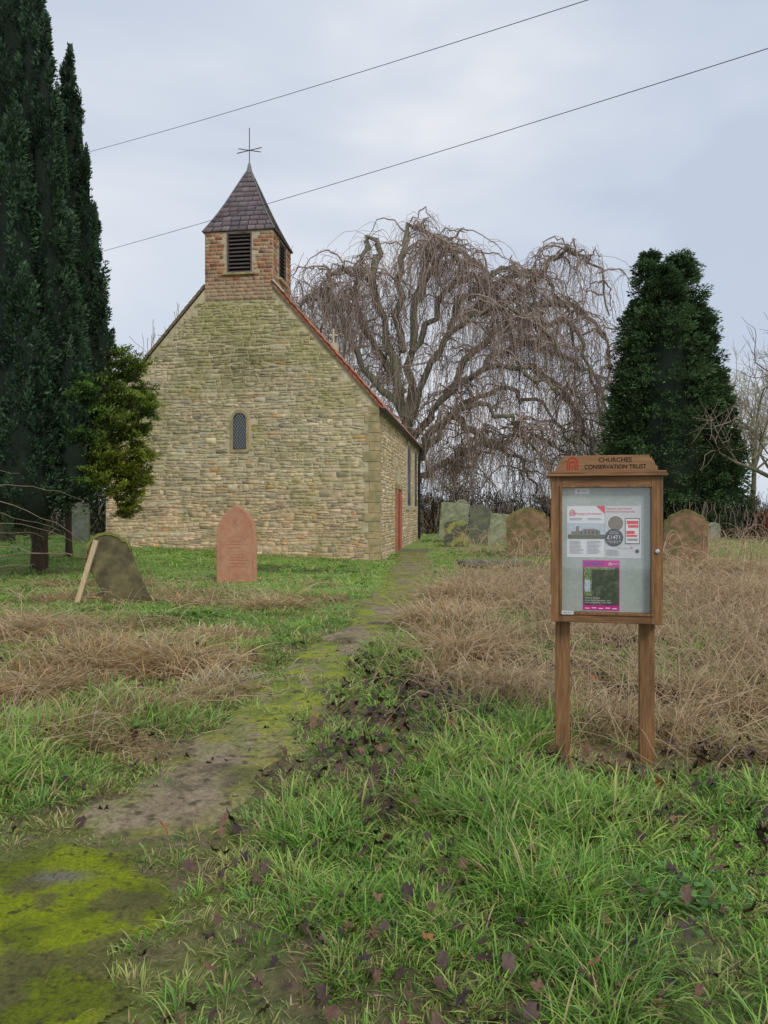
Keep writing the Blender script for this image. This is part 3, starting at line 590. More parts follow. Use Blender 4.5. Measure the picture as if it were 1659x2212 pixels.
V,Q=tubes([[(.305,-.064,1.355),(.305,-.076,1.355),(.305,-.0765,1.355),(.305,-.0765,1.355)]],[[.014,.014,.012,.0005]],14); mesh_np('lock',V,Q,M_metal,nb,None,False,4)
gm=bpy.data.materials.new('clear_glass'); gm.use_nodes=True; N=gm.node_tree.nodes; L=gm.node_tree.links; N.remove(N['Principled BSDF'])
tr=N.new('ShaderNodeBsdfTransparent'); gl=N.new('ShaderNodeBsdfGlossy'); gl.inputs['Roughness'].default_value=.03; fz=N.new('ShaderNodeMixShader'); fz.inputs[0].default_value=.06
L.new(tr.outputs[0],fz.inputs[1]);L.new(gl.outputs[0],fz.inputs[2]);L.new(fz.outputs[0],N['Material Output'].inputs[0])
MB().box(-.2685,.2685,-.050,-.047,.967,1.753).build('glass_pane',gm,nb)
NM=Matrix.Translation(NB)@Matrix.Rotation(nrz,4,'Z')
def ux(px): return (px-1308)*.00284
def zy(py): return CAMH+(1106-py)*.002956
def poster(name,label,cat,px0,px1,py0,py1,mt,group=None):
    cx=(ux(px0)+ux(px1))/2; cz=(zy(py0)+zy(py1))/2
    p=thing(name,label,cat,NM@Vector((cx,-.0195,cz)),nrz,group)
    w=ux(px1)-ux(px0);h=zy(py0)-zy(py1)
    mesh_py('sheet',[(-w/2,0,-h/2),(w/2,0,-h/2),(w/2,-.0015,h/2),(-w/2,0,h/2)],[(0,1,2,3)],mt,p)
    return p,w,h
def poly(name,pts,y,mt,p): return mesh_py(name,[(a,y,b) for a,b in pts],[tuple(range(len(pts)))],mt,p)
def rect(name,x0,x1,z0,z1,y,mt,p): return poly(name,[(x0,z0),(x1,z0),(x1,z1),(x0,z1)],y,mt,p)
def disc(name,x,z,r,y,mt,p): return poly(name,[(x+r*math.cos(a),z+r*math.sin(a)) for a in np.linspace(0,2*math.pi,29)[:-1]],y,mt,p)
p,w,h=poster('poster','white poster with red heading and a photograph of a church','poster',1224,1306,1093,1204,M_paper)
logo(-w/2+.035,-.003,h/2-.062,.03,p,M_prred)
text('Praying in the Summer',.0195,.018,-.003,h/2-.055,M_prred,p,'heading',sx=.92)
poly('corner_flash',[(w/2-.05,h/2),(w/2,h/2-.05),(w/2,h/2)],-.003,M_prred,p)
ph=rect('photograph',-w/2+.006,w/2,-.045,.055,-.003,M_psky,p)
rect('photo_lawn',-w/2+.006,w/2,-.045,-.018,-.0034,M_pgr,ph)
poly('photo_church',[(-.09,-.022),(.09,-.022),(.09,.005),(.06,.018),(-.02,.018),(-.02,.005),(-.04,.005),(-.04,.035),(-.06,.035),(-.06,.005),(-.09,.0)],-.0037,M_pst,ph)
for i in range(5): rect('photo_window',-.03+i*.024,-.022+i*.024,-.014,.006,-.004,M_ink,ph)
def fine(p,x0,x1,z,n,dz=.0085,mt=M_grey):
    bt=MB()
    for i in range(n):
        xx=x0+(x1-x0)*random.uniform(.75,1); zz=z-i*dz; n0=len(bt.V); bt.V+=[(x0,-.003,zz),(xx,-.003,zz),(xx,-.003,zz+dz*.33),(x0,-.003,zz+dz*.33)]; bt.F.append((n0,n0+1,n0+2,n0+3))
    o=bt.build('body_text',mt,p); o['kind']='stuff'; return o
fine(p,-.1,-.01,h/2-.08,2); fine(p,.01,.1,h/2-.08,2); fine(p,-.1,-.012,-.062,10); fine(p,.008,.095,-.062,10)
p,w,h=poster('poster','pale grey donation poster with round photographs and a phone picture','poster',1307,1384,1093,1205,M_paper2)
text('Help our other historic',.0175,-w/2+.006,-.003,h/2-.022,M_prred,p,'heading','LEFT',.95); text('churches by donating today',.0175,-w/2+.006,-.003,h/2-.040,M_prred,p,'heading','LEFT',.9)
o_=disc('round_photograph',-.045,.055,.052,-.003,M_white,p); disc('photo_print',-.045,.055,.047,-.0034,M_pst,o_)
o_=disc('dark_disc',-.055,-.035,.056,-.0038,M_ink,p); text('£1471',.036,-.055,-.0042,-.045,M_white,o_,sx=.95); text('is the cost of caring\nfor a church',.0105,-.055,-.0042,-.06,M_white,o_); text('one of our\nhistoric places',.0105,-.055,-.0042,.0,M_white,o_)
o_=rect('phone_picture',.012,.1,-.075,.088,-.003,M_ink,p); rect('phone_screen',.016,.096,-.070,.083,-.0034,M_white,o_)
for (x0,x1,z0,z1) in ((.022,.092,.05,.072),(.03,.092,.028,.045),(.02,.07,-.012,.008),(.02,.085,-.03,-.017),(.025,.088,-.056,-.04)): rect('speech_bubble',x0,x1,z0,z1,-.0038,M_prred if z1>-.03 else M_grey,o_)
text('Text to donate',.012,0.0,-.003,-.105,M_grey,p,'body_text'); logo(.05,-.003,-.105,.012,p,M_prred); disc('round_mark',.085,-.12,.012,-.003,M_ink,p)
fine(p,-.1,-.02,-.115,5,.008)
p,w,h=poster('poster','magenta bordered poster with a dark photograph and white lettering','poster',1259,1338,1210,1318,M_mag)
o_=rect('photograph',-w/2+.006,w/2-.004,-h/2+.035,h/2-.043,-.003,M_pdk,p)
rect('photo_foliage',-w/2+.006,-w/2+.055,-h/2+.09,h/2-.043,-.0034,M_plf,o_); rect('photo_sky',-w/2+.012,-w/2+.045,-.04,.035,-.0036,M_psky,o_); rect('photo_foliage',-w/2+.055,w/2-.03,h/2-.06,h/2-.043,-.0034,M_plf,o_)
for i in range(6): poly('bunting_flag',[(-w/2+.01+i*.02,h/2-.012-(i%2)*.01),(-w/2+.024+i*.02,h/2-.008),(-w/2+.02+i*.02,h/2-.040+(i%3)*.004)],-.004,M_blue,p)
logo(.055,-.004,h/2-.032,.016,p,M_white); text('The Churches\nConservation Trust',.0075,.085,-.004,h/2-.02,M_white,p,'lettering')
text('Harvest Service',.0145,-w/2+.012,-.004,-h/2+.075,M_white,p,'lettering','LEFT'); text('Sunday 9th of September, 3pm',.0125,-w/2+.012,-.004,-h/2+.060,M_white,p,'lettering','LEFT'); text("St Mary's Birdforth, YO61 4NW",.0125,-w/2+.012,-.004,-h/2+.046,M_white,p,'lettering','LEFT')
for i in range(5): rect('small_mark',-w/2+.012+i*.042,-w/2+.04+i*.042,-h/2+.010+(i%2)*.003,-h/2+.016+(i%2)*.003,-.004,M_white,p)
p,w,h=poster('paper_label','small white label at the top of the notice case','label',1242,1273,1055,1067,M_paper); rect('red_mark',-.028,-.018,-.008,.008,-.003,M_prred,p); fine(p,-.01,.035,.004,2,.008)
p,w,h=poster('paper_label','small silver label at the lower left corner of the notice case','label',1212,1238,1316,1324,M_paper2); p.location=NM@Vector((ux(1225),-.0745,zy(1322))); fine(p,-.03,.03,0,1,.01)
# ---------------------------------------------------------------- gravestones
def gmat(name,base,second,thr=(.45,.62),var=.4):
    return mat(name,base,rough=.95,var=var,scale=7,bump=.9,second=second,thr=thr,scale2=3)
G_red=gmat('red_sandstone_grave',(.46,.225,.145),(.44,.26,.17),(.45,.75),.22); G_moss=gmat('mossy_stone',(.15,.13,.065),(.085,.075,.045)); G_grey=gmat('grey_stone',(.26,.26,.23),(.17,.19,.12))
G_green=gmat('green_stone',(.29,.31,.21),(.19,.21,.13)); G_brown=gmat('brown_stone',(.30,.18,.11),(.15,.13,.06),(.46,.6)); G_dark=gmat('dark_stone',(.13,.14,.12),(.18,.19,.11)); G_lich=gmat('moss_cap',(.21,.22,.06),(.12,.12,.04)); G_spot=gmat('moss_blotched',(.10,.11,.08),(.30,.31,.10),(.48,.56))
OUT={'gothic':[(1,0),(1,.60),(.985,.665),(.93,.735),(.83,.80),(.69,.86),(.52,.912),(.34,.952),(.16,.985),(.05,.998),(0,1.005)],
'pointed':[(1,0),(1,.55),(.96,.65),(.85,.77),(.66,.88),(.38,.96),(0,1)],
'round':[(1,0),(1,.72),(.97,.8),(.86,.88),(.66,.95),(.35,.99),(0,1)],
'should':[(1,0),(1,.77),(.97,.80),(.84,.81),(.81,.86),(.72,.885),(.62,.90),(.3,.96),(0,1)],
'flat':[(1,0),(1,.93),(.93,.98),(.5,.99),(0,1)],
'ogee':[(1,0),(1,.74),(.96,.78),(.84,.79),(.78,.85),(.55,.93),(.25,.985),(0,1)],
'leaner':[(.86,0),(.9,.4),(1,.66),(1,.76),(.94,.80),(.84,.81),(.76,.88),(.5,.95),(.25,.985),(0,1)]}
def grave(label,kind,w,h,th,loc,rz,mt,tilt=0,lean=0,extras=None):
    r=[(x*w/2,z*h) for x,z in OUT[kind]]; r[0]=(r[0][0],-.3); pts=r+[(-x,z) for x,z in reversed(r[:-1])]
    t=thing('gravestone',label,'gravestone',loc,rz); t.rotation_euler=(tilt,lean,rz)
    s=MB().prism(pts,-th/2,th/2).build('slab',mt,t,.018)
    if extras: extras(t,w,h,th)
    return t
M_wr=mat('worn_red',(.40,.19,.12),var=.25,scale=9,second=(.48,.30,.21),thr=(.5,.6))
def inner(t,w,h,th,mt=None,s=.8):
    a=[(x*s,z*.93+ .03*h) for x,z in [(u_*w/2,v_*h) for u_,v_ in OUT['gothic']]]; a[0]=(a[0][0],.18*h); a=a+[(-x,z) for x,z in reversed(a[:-1])]
    V,Fc=ribbon(a,.018,0,-th/2-.004,0); mesh_py('carved_border',V,Fc,mt or M_dress,t)
def red_x(t,w,h,th):
    inner(t,w,h,th,M_wr)
    bt=MB()
    for i in range(9):
        wl=random.uniform(.15,.3); bt.box(-wl,wl,-th/2-.006,-th/2-.001,.95-i*.07,.962-i*.07)
    bt.build('inscription',M_wr,t)['kind']='stuff'
    disc('rosette',0,h*.80,.09,-th/2-.005,M_wr,t)
M_wb=mat('worn_border',(.17,.12,.08),var=.4,scale=8)
def brown_x(t,w,h,th): inner(t,w*.95,h*.88,th,M_wb,.8)
def cap(t,w,h,th):
    r=[(x*w/2*1.04,z*h+.012) for x,z in OUT['leaner'][2:]]; pts=r+[(-x,z) for x,z in reversed(r[:-1])]
    low=[(x*.93,z-.05) for x,z in reversed(pts)]; MB().prism(pts+low,-th/2-.025,th/2+.025).build('mossy_rim',G_lich,t)
def brown_cap(t,w,h,th):
    brown_x(t,w,h,th); r=[(x*w/2*1.02,z*h+.01) for x,z in OUT['should'][2:]]; pts=r+[(-x,z) for x,z in reversed(r[:-1])]
    low=[(x*.97,z-.05) for x,z in reversed(pts)]; MB().prism(pts+low,-th/2-.01,th/2+.02).build('mossy_rim',G_lich,t)
X,Y,Z=at(512,1262,16.4); grave('tall red sandstone gravestone with pointed arched top in front of church','gothic',.88,1.75,.12,(X,Y,0.0),R(4),G_red,extras=red_x)
X,Y,Z=at(283,1300,13.2)
grave('leaning mossy gravestone with scrolled top propped by a plank','leaner',.78,1.36,.2,(X,Y,-.04),R(16),G_moss,tilt=R(-8),lean=R(-24),extras=cap)
pk=thing('wooden_prop','rough wooden plank propping the leaning mossy gravestone','plank',(X-.72,Y-.62,0)) 
pl=MB(); Mx=Matrix.Rotation(R(14),4,'Y')@Matrix.Rotation(R(-8),4,'X'); pl.box(-.042,.042,-.02,.02,-.1,1.16,Mx); pl.build('plank',M_plank,pk,.004)
X,Y,Z=at(175,1158,26); grave('small grey pointed gravestone beneath the dark yew','pointed',.62,1.25,.12,(X,Y,Z),R(-5),G_grey)
X,Y,Z=at(978,1152,36); grave('wide greenish gravestone slab in the row beside the church, next to the downpipe','flat',1.45,1.5,.14,(X,Y,Z),R(14),G_green,lean=R(5))
X,Y,Z=at(985,1168,32); grave('short dark rounded gravestone blotched with moss in front of the green slab','round',1.05,.88,.25,(X,Y,Z),R(-5),G_spot)
X,Y,Z=at(1037,1162,35); grave('dark grey round shouldered gravestone between two green slabs','should',1.05,1.6,.14,(X,Y,Z),R(-6),G_dark,lean=R(3))
X,Y,Z=at(1080,1170,33); grave('pale green flat topped gravestone leaning left of the peaked brown stone','flat',1.15,1.25,.14,(X,Y,Z),R(8),G_green,lean=R(6))
X,Y,Z=at(997,1120,44); grave('small rounded gravestone top peeping over the green slab','round',.75,1.45,.14,(X,Y,Z-.3),R(-6),G_green)
X,Y,Z=at(1015,1130,46); grave('small narrow gravestone furthest back in the row beside the church','pointed',.6,1.2,.14,(X,Y,Z-.2),R(10),G_grey)
X,Y,Z=at(1140,1202,26.5); grave('broad brown gravestone with mossy peaked top left of the notice board','should',1.5,1.78,.16,(X,Y,.0),R(-8),G_brown,extras=brown_cap)
X,Y,Z=at(1478,1222,21.5); grave('broad brown lichen stained gravestone right of the notice board','should',1.2,1.68,.16,(X,Y,0),R(-16),G_brown,lean=R(2),extras=brown_cap)
X,Y,Z=at(1541,1168,38); grave('small grey rounded gravestone far right behind the dry grass','round',.66,.95,.14,(X,Y,Z),R(-10),G_grey)
X,Y,Z=at(8,1165,24); grave('grey gravestone at the left edge of the churchyard','round',.7,1.5,.14,(X,Y,Z),R(5),G_moss)
fs=thing('fallen_gravestone','weathered stone slab lying flat in the grass before the brown gravestone','gravestone',(3.2,21.5,.06),R(10)); MB().box(-1.0,1.0,-.45,.45,0,.14).build('slab',G_dark,fs,.02)
# ---------------------------------------------------------------- foliage
def sprays(Cn,D,Ls,Ws,col):
    n=len(Cn); D=nrm(D); S=nrm(np.cross(D,rng.normal(0,1,(n,3))))
    a=Cn-D*Ls[:,None]*.5; b=Cn+D*Ls[:,None]*.5; m=Cn-D*Ls[:,None]*.1
    V=np.stack([a,m+S*Ws[:,None]*.5,b,m-S*Ws[:,None]*.5],1).reshape(-1,3)
    Q=np.arange(4*n).reshape(n,4); return V,Q,np.repeat(col,4,0)
def clumptree(cc,rad,nper,sz,basecol,D0,updown,colvar=.5,wr=.4):
    n=len(cc); idx=np.repeat(np.arange(n),nper); m=len(idx)
    d=nrm(rng.normal(0,1,(m,3))); rr=rng.uniform(.35,1.05,m)**.6
    P=cc[idx]+d*rad[idx]*rr[:,None]
    D=D0[idx]*.8+d*.7+np.array([0,0,updown])+rng.normal(0,.3,(m,3))
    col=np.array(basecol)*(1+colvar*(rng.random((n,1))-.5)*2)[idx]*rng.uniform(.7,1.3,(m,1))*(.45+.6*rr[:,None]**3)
    L=sz*rng.uniform(.6,1.5,m)
    return sprays(P,D,L,L*wr,col)
def blob(cx,cy,cz,rx,ry,rz_,seed,prof=None,n=24,k=20):
    V=[]
    for i in range(k+1):
        t=i/k
        for j in range(n):
            a=2*math.pi*j/n
            r=prof(t) if prof else math.sin(math.pi*t)
            nn=.8+.4*float(vn(a*2.0 if j else 0,t*9,seed))
            V.append((cx+rx*r*nn*math.cos(a),cy+ry*r*nn*math.sin(a),cz-rz_+2*rz_*t))
    V=np.array(V); I=np.arange((k+1)*n).reshape(k+1,n); a=I[:-1];b=I[1:]
    return V,np.stack([a,np.roll(a,-1,1),np.roll(b,-1,1),b],-1).reshape(-1,4)
def plume_tree(name,label,base,plumes,col,D,trunks,nclump=30,nper=170,sz=.095,pointing=.7,bark=M_barkr,cat='tree'):
    t=thing(name,label,cat,base)
    b=np.array(base); parts=[];cores=[]
    for (px,ptop,pbot,rp,dy) in plumes:
        Yp=D+dy; x0,y0,zt=at(px,ptop,Yp); _,_,zb=at(px,pbot,Yp); r=rp/F*Yp; h=zt-zb
        prof=lambda t_: (np.clip(1-t_,0,1)**.62)*np.clip(.35+t_*3.2,0,1)
        nc=int(nclump*h*max(r,.3)/1.0)
        tt=rng.uniform(0,1,nc)**.9; a=rng.uniform(0,2*np.pi,nc); pr=prof(tt)*r*rng.uniform(.68,1.16,nc)*(1+.35*(vn(a*1.5,tt*h*.7,px)-.5))
        cc=np.stack([x0+pr*np.cos(a),y0+pr*np.sin(a),zb+tt*h],-1)-b
        rad=np.stack([np.full(nc,.17)*(.5+.5*(1-tt)),np.full(nc,.17)*(.5+.5*(1-tt)),np.full(nc,.30)],-1)*rng.uniform(.6,1.6,(nc,1))*min(1,.5+r*.5)
        D0=np.stack([np.cos(a),np.sin(a),np.zeros(nc)],-1)*.9
        parts.append(clumptree(cc,rad,nper//3,sz,col,D0,pointing,.65))
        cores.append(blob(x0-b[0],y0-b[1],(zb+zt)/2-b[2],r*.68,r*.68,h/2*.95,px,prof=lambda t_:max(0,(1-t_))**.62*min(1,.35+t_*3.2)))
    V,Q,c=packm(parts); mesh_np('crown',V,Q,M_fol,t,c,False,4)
    V,Q=join(cores); mesh_np('inner_shade',V,Q,M_core,t,None,True,4)  # dark solids added inside the plumes to block light between leaves
    tv=[]
    for tr_,rr_ in trunks: 
        P=spline([np.array(q)-b for q in tr_],10); Rr=np.linspace(rr_,rr_*.6,10)*(1+.12*rng.normal(0,1,10)); Rr[0]*=1.35; tv.append(tubes([P],[Rr],10))
    V,Q=join(tv); mesh_np('trunk',V,Q,bark,t,None,True,4)
    return t
bx,by=at(82,1210,18.2)[:2]
plume_tree('yew_tree','towering dark green yew with upright plumes at the left edge',(bx,by,gz(bx,by)),
 [(20,-420,1090,120,.3),(72,-130,1060,68,-.9),(-80,-300,1100,120,.5),(98,40,1090,66,-1.3),(30,250,1110,105,-1.8),(-70,200,1110,110,-1.6),(112,240,1085,86,-1.0),(55,600,1120,95,-2.2),(-60,650,1130,100,-2.3),(140,560,1080,78,-.9),(150,760,1060,70,-1.5),(60,780,1150,110,-2.4),(160,860,1090,60,-2.2)],
 (.058,.108,.058),18.2,[([(bx,by,-.1),(bx+.05,by,.8),(bx-.05,by,2.5),(bx-.1,by,6)],.26)])
b2=at(150,1195,20.5)[:2]
plume_tree('yew_tree','slender dark yew with pointed top between the big yew and church',(b2[0],b2[1],gz(*b2)),
 [(152,112,900,44,0),(138,150,980,58,.3),(170,205,980,46,.2),(184,330,1040,50,-.2),(200,450,1050,58,.2),(216,590,1000,54,-.2),(140,260,1060,78,.5),(178,620,1080,78,-.4)],
 (.060,.110,.060),20.5,[([(b2[0],b2[1],0),(b2[0]-.03,b2[1],2),(b2[0],b2[1],6)],.12)])
# golden conifer
b3=at(88,1207,17.6)[:2]; t=thing('cypress_tree','yellow green cypress boughs drooping beside the church wall','tree',(b3[0],b3[1],gz(*b3)))
bb=np.array([b3[0],b3[1],gz(*b3)]); cl=[]; DP=16.3; sh=[]
for (px,py,rx,ry,nn) in [(250,775,18,22,12),(260,825,32,30,24),(285,862,34,20,22),(240,890,46,34,32),(312,885,18,16,12),(225,950,44,36,32),(282,925,30,20,18),(292,975,26,22,18),(225,1010,52,26,32),(275,1020,32,20,22),(296,1042,22,16,13),(180,1035,50,22,24),(258,1065,28,22,18),(265,1100,14,18,12),(180,980,40,40,26),(190,860,40,60,30),(278,800,22,24,10),(140,1040,50,25,26),(150,960,50,50,26)]:
    a=rng.uniform(0,2*np.pi,nn); r=np.sqrt(rng.random(nn)); q=np.stack([px+rx*r*np.cos(a),py+ry*r*np.sin(a)],-1); dep=DP+rng.normal(0,.35,nn)
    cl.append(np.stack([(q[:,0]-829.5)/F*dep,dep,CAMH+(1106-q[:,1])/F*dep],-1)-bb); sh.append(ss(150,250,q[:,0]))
cc=np.concatenate(cl);n=len(cc);sh=np.concatenate(sh)
# feathery sprays: outward then upturned or nodding tips
m=170; idx=np.repeat(np.arange(n),m); tt=rng.random(n*m); ang=rng.normal(0,.7,n*m)+np.repeat(rng.normal(-.2,.6,n),m); Lf=np.repeat(rng.uniform(.25,.6,n),m); upb=np.repeat(rng.uniform(-.6,.5,n),m)
dx=np.cos(ang)*Lf*tt*.7; dy=np.sin(ang)*Lf*tt*.5; dz=.2*Lf*tt+upb*Lf*tt**2+rng.normal(0,.02,n*m)
P=cc[idx]+np.stack([dx,dy,dz],-1)+rng.normal(0,.018,(n*m,3)); D=np.stack([np.cos(ang)*.6,np.sin(ang)*.6,.3+1.5*upb*tt],-1)+rng.normal(0,.3,(n*m,3))
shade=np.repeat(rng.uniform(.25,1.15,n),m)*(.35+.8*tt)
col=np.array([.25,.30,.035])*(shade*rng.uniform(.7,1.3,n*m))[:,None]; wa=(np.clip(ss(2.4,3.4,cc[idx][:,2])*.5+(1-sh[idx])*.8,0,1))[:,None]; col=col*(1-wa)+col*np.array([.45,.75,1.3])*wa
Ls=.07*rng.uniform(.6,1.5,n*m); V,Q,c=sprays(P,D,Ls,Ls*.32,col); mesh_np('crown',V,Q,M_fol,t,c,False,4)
P=[[(0,0,-.2),(.0,0,1.2),(.05,0,2.6),(.0,.0,4.0),(.0,0,5.2)]]+[[(0,0,2.2+i*.5),(.6,-.4,2.6+i*.5),(1.1,-.8,2.6+i*.45),(1.6,-1.1,2.2+i*.42),(2.0,-1.2,1.7+i*.4)] for i in range(5)]
V,Q=tubes(np.array([np.array(spline(p,9)) for p in P]),np.vstack([np.linspace(.10,.04,9)]+[np.linspace(.035,.010,9)]*5),6); mesh_np('trunk',V,Q,M_barkr,t,None,True,4)
# right dark conifer
b4=(at(1445,1110,42)[0],42.0); bb=np.array([b4[0],b4[1],gz(*b4)]); t=thing('conifer_tree','dense dark conifer with twin peaks behind the notice board','tree',tuple(bb))
cl=[];Do=[];Ra=[];cores=[]
for (px,top,bot,rp,dy) in [(1402,546,1110,92,0),(1468,550,1110,118,.6),(1438,580,1120,140,-.5),(1375,650,1120,82,.5),(1512,660,1120,86,0),(1350,800,1120,56,-.4),(1545,790,1120,60,-.4)]:
    Yp=42+dy; x0,y0,zt=at(px,top,Yp); zb=at(px,bot,Yp)[2]; h=zt-zb;r=rp/F*Yp; nc=int(440*rp/100)
    tt=rng.uniform(0,1,nc)**.92; a=rng.uniform(0,2*np.pi,nc); lay=1+.20*(vn(a*2,tt*9,px)-.5)*2; pr=r*np.clip(1.02-tt,0,1)**.55*np.clip(.75+tt*2,0,1)*rng.uniform(.55,1.10,nc)*lay
    cl.append(np.stack([x0+pr*np.cos(a),y0+pr*np.sin(a),zb+tt*h],-1)-bb); Do.append(np.stack([np.cos(a),np.sin(a),a*0],-1)*1.1); s=(.30+.26*(1-tt))*rng.uniform(.5,1.5,nc); Ra.append(np.stack([s*1.15,s*1.15,s*.7],-1))
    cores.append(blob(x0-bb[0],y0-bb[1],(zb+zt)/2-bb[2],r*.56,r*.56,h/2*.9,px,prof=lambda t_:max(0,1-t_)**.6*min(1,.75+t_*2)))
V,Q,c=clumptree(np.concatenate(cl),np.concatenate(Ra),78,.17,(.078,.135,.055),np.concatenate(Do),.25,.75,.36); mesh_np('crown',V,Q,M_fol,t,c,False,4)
V,Q=join(cores); mesh_np('inner_shade',V,Q,M_core,t,None,True,4)  # added dark cores keep sky light from showing through the crown
V,Q=tubes([[(0,0,-.3),(0,0,2),(0,0,6),(0,0,12)]],[[.4,.35,.25,.1]],8); mesh_np('trunk',V,Q,M_bark,t,None,True,4)
# ---------------------------------------------------------------- weeping beech
YB=50.0; bbx=at(885,1100,YB)[0]; bb=np.array([bbx,YB,gz(bbx,YB)-.2])
t=thing('weeping_beech','bare weeping beech with arching limbs and hanging curtains of twigs','tree',tuple(bb))
LM=[[(885,1100),(875,900),(835,750),(812,620),(816,525),(798,520),(768,590),(748,700),(740,800)],
[(885,1100),(890,880),(890,760),(905,650),(940,570),(985,543),(1040,575),(1085,650),(1105,760)],
[(890,900),(930,800),(970,720),(1040,675),(1120,682),(1190,745),(1222,850)],
[(890,950),(960,850),(1050,790),(1140,792),(1230,855),(1280,960)],
[(1040,675),(1110,650),(1160,610),(1200,560),(1250,545),(1300,590),(1330,680)],
[(870,900),(790,800),(745,700),(705,635),(665,640),(635,700),(620,780)],
[(880,1000),(940,930),(1000,880),(1090,900),(1160,965),(1200,1050)],
[(1120,682),(1200,655),(1265,690),(1308,770),(1322,880)],
[(812,620),(765,588),(720,595),(690,650),(680,730)],
[(870,760),(862,600),(878,505),(915,500),(935,560),(950,640)],
[(885,1050),(960,1000),(1040,960),(1120,1000),(1150,1060)],
[(890,760),(960,640),(1010,600),(1060,620),(1100,700),(1130,820)],
[(875,850),(830,780),(790,720),(770,640),(750,640),(720,720)],
[(905,650),(930,540),(965,520),(990,580)],[(1050,790),(1120,740),(1210,760),(1290,820),(1320,950)],[(890,1000),(980,900),(1080,850),(1190,900),(1250,1000)],
[(970,720),(1010,640),(1070,590),(1130,600),(1170,690),(1180,800)],[(1000,690),(1080,620),(1150,580),(1210,630),(1245,740),(1250,860)],
[(960,850),(1060,720),(1160,690),(1240,720),(1280,820),(1290,930)],[(1140,792),(1200,830),(1250,900),(1290,1000),(1300,1060)],[(980,900),(1060,960),(1130,940),(1230,980),(1280,1060)]]
limbs=[];lr=[];K=24
for i,l in enumerate(LM):
    dep=rng.uniform(-4.5,4.5) if i>1 else 0
    if i in (2,3,6): dep=-4
    P=[]
    for k,(px,py) in enumerate(l):
        dd_=dep*min(1,k/3.0); x,y,z=at(px,py,YB+dd_); P.append((x-bb[0],y-bb[1],z-bb[2]))
    P=spline(P,K); P[1:]+=np.cumsum(rng.normal(0,.06,(K-1,3)),0)*.6+rng.normal(0,.15,(K-1,3)); limbs.append(P); r0=.34 if i<2 else .25; lr.append(r0*np.linspace(1,.18,K)**.9*rng.uniform(.85,1.15,K))
V,Q=tubes(limbs,lr,7); mesh_np('trunk',V,Q,M_bark,t,None,True,4)
sec=[];sr=[]
LA=np.array(limbs)
for i in range(520):
    l=rng.integers(0,len(LA)); f=rng.uniform(.12,.98); k=int(f*(K-2)); p=LA[l,k]
    az=rng.uniform(0,2*np.pi); L=rng.uniform(1.,5.5); up=rng.uniform(.0,1.2); tt=np.linspace(0,1,12)[:,None]
    d=np.array([math.cos(az),math.sin(az)*.8,0]); P=p+d*L*tt*(1-.25*tt)+np.array([0,0,1])*(up*L*tt-L*(up+rng.uniform(.1,1.2))*tt**2)+np.cumsum(rng.normal(0,.14,(12,3)),0); P[:,2]=np.maximum(P[:,2],.3)
    sec.append(P); sr.append(np.linspace(.065,.015,12))
V,Q=tubes(sec,sr,4); br1=(V,Q)
SA_=np.array(sec)
nT=8500; src=rng.random(nT)<.8
i1=rng.integers(0,len(SA_),nT);k1=rng.integers(1,12,nT);i2=rng.integers(0,len(LA),nT);k2=rng.integers(6,K,nT)
p0=np.where(src[:,None],SA_[i1,k1],LA[i2,k2]); Kt=8; tt=np.linspace(0,1,Kt)[None,:,None]
az=rng.uniform(0,2*np.pi,nT); d=np.stack([np.cos(az),np.sin(az),np.zeros(nT)],-1)[:,None]
hgt=np.clip(p0[:,2]-.3,.3,50); L=np.minimum(rng.uniform(.6,4.4,nT),hgt)[:,None,None]
out=rng.uniform(.1,.8,nT)[:,None,None]; up=(rng.uniform(-.2,.5,nT)+.5*(rng.random(nT)<.15))[:,None,None]
P=p0[:,None]+d*out*L*(1-(1-tt)**2)+np.array([0,0,1])*(up*L*tt-L*(1+up)*tt**1.6)+np.cumsum(rng.normal(0,.10,(nT,Kt,3)),1)
V2_,Q2_=tubes(P,np.repeat(np.linspace(.017,.008,Kt)[None],nT,0)*rng.uniform(.6,1.3,(nT,1)),3)
V,Q=join([br1,(V2_,Q2_)]); mesh_np('crown',V,Q,M_twig,t,None,False,4)
# ---------------------------------------------------------------- ordinary bare trees
def bare(label,px,pbase,ptop,Y,spread,seed,mt=M_twigp,levels=5,r0=None,grp=None,rt=.02,lean=0):
    rg=np.random.default_rng(seed); x,y,z=at(px,pbase,Y); z=gz(x,y) ; Ht=at(px,ptop,Y)[2]-z
    t=thing('bare_tree',label,'tree',(x,y,z),0,grp)
    segs=[[] for _ in range(levels)]
    def grow(p,d,L,r,lev):
        n=6; P=[p]; 
        for i in range(n-1):
            d=d+rg.normal(0,.13,3)+np.array([0,0,.08]); d=d/np.linalg.norm(d); P.append(P[-1]+d*L/(n-1))
        segs[lev].append((np.array(P),np.linspace(r,r*.55,n)))
        if lev<levels-1:
            nc=[8,6,5,5,4][lev]
            for c_ in range(nc):
                k=rg.integers(1 if lev else 2,n); q=P[k]; e=d*.75+rg.normal(0,spread,3)+np.array([0,0,.15]); e/=np.linalg.norm(e)
                grow(q,e,L*rg.uniform(.5,.75),max(r*.5,rt*.5),lev+1)
    grow(np.zeros(3),np.array([lean,0,1.]),Ht*.42,r0 or Ht*.016,0)
    top=max(s[0][:,2].max() for l in segs for s in l); f=Ht/top
    for l in segs:
        for i,s in enumerate(l): l[i]=(s[0]*f,s[1])
    V,Q=tubes([s[0] for s in segs[0]+segs[1]],[s[1] for s in segs[0]+segs[1]],6); mesh_np('trunk',V,Q,M_bark,t,None,True,4)
    P=[s for l in segs[2:] for s in l]; V,Q=tubes([s[0] for s in P],[np.maximum(s[1],rt*.5) for s in P],3); mesh_np('crown',V,Q,mt,t,None,False,4)
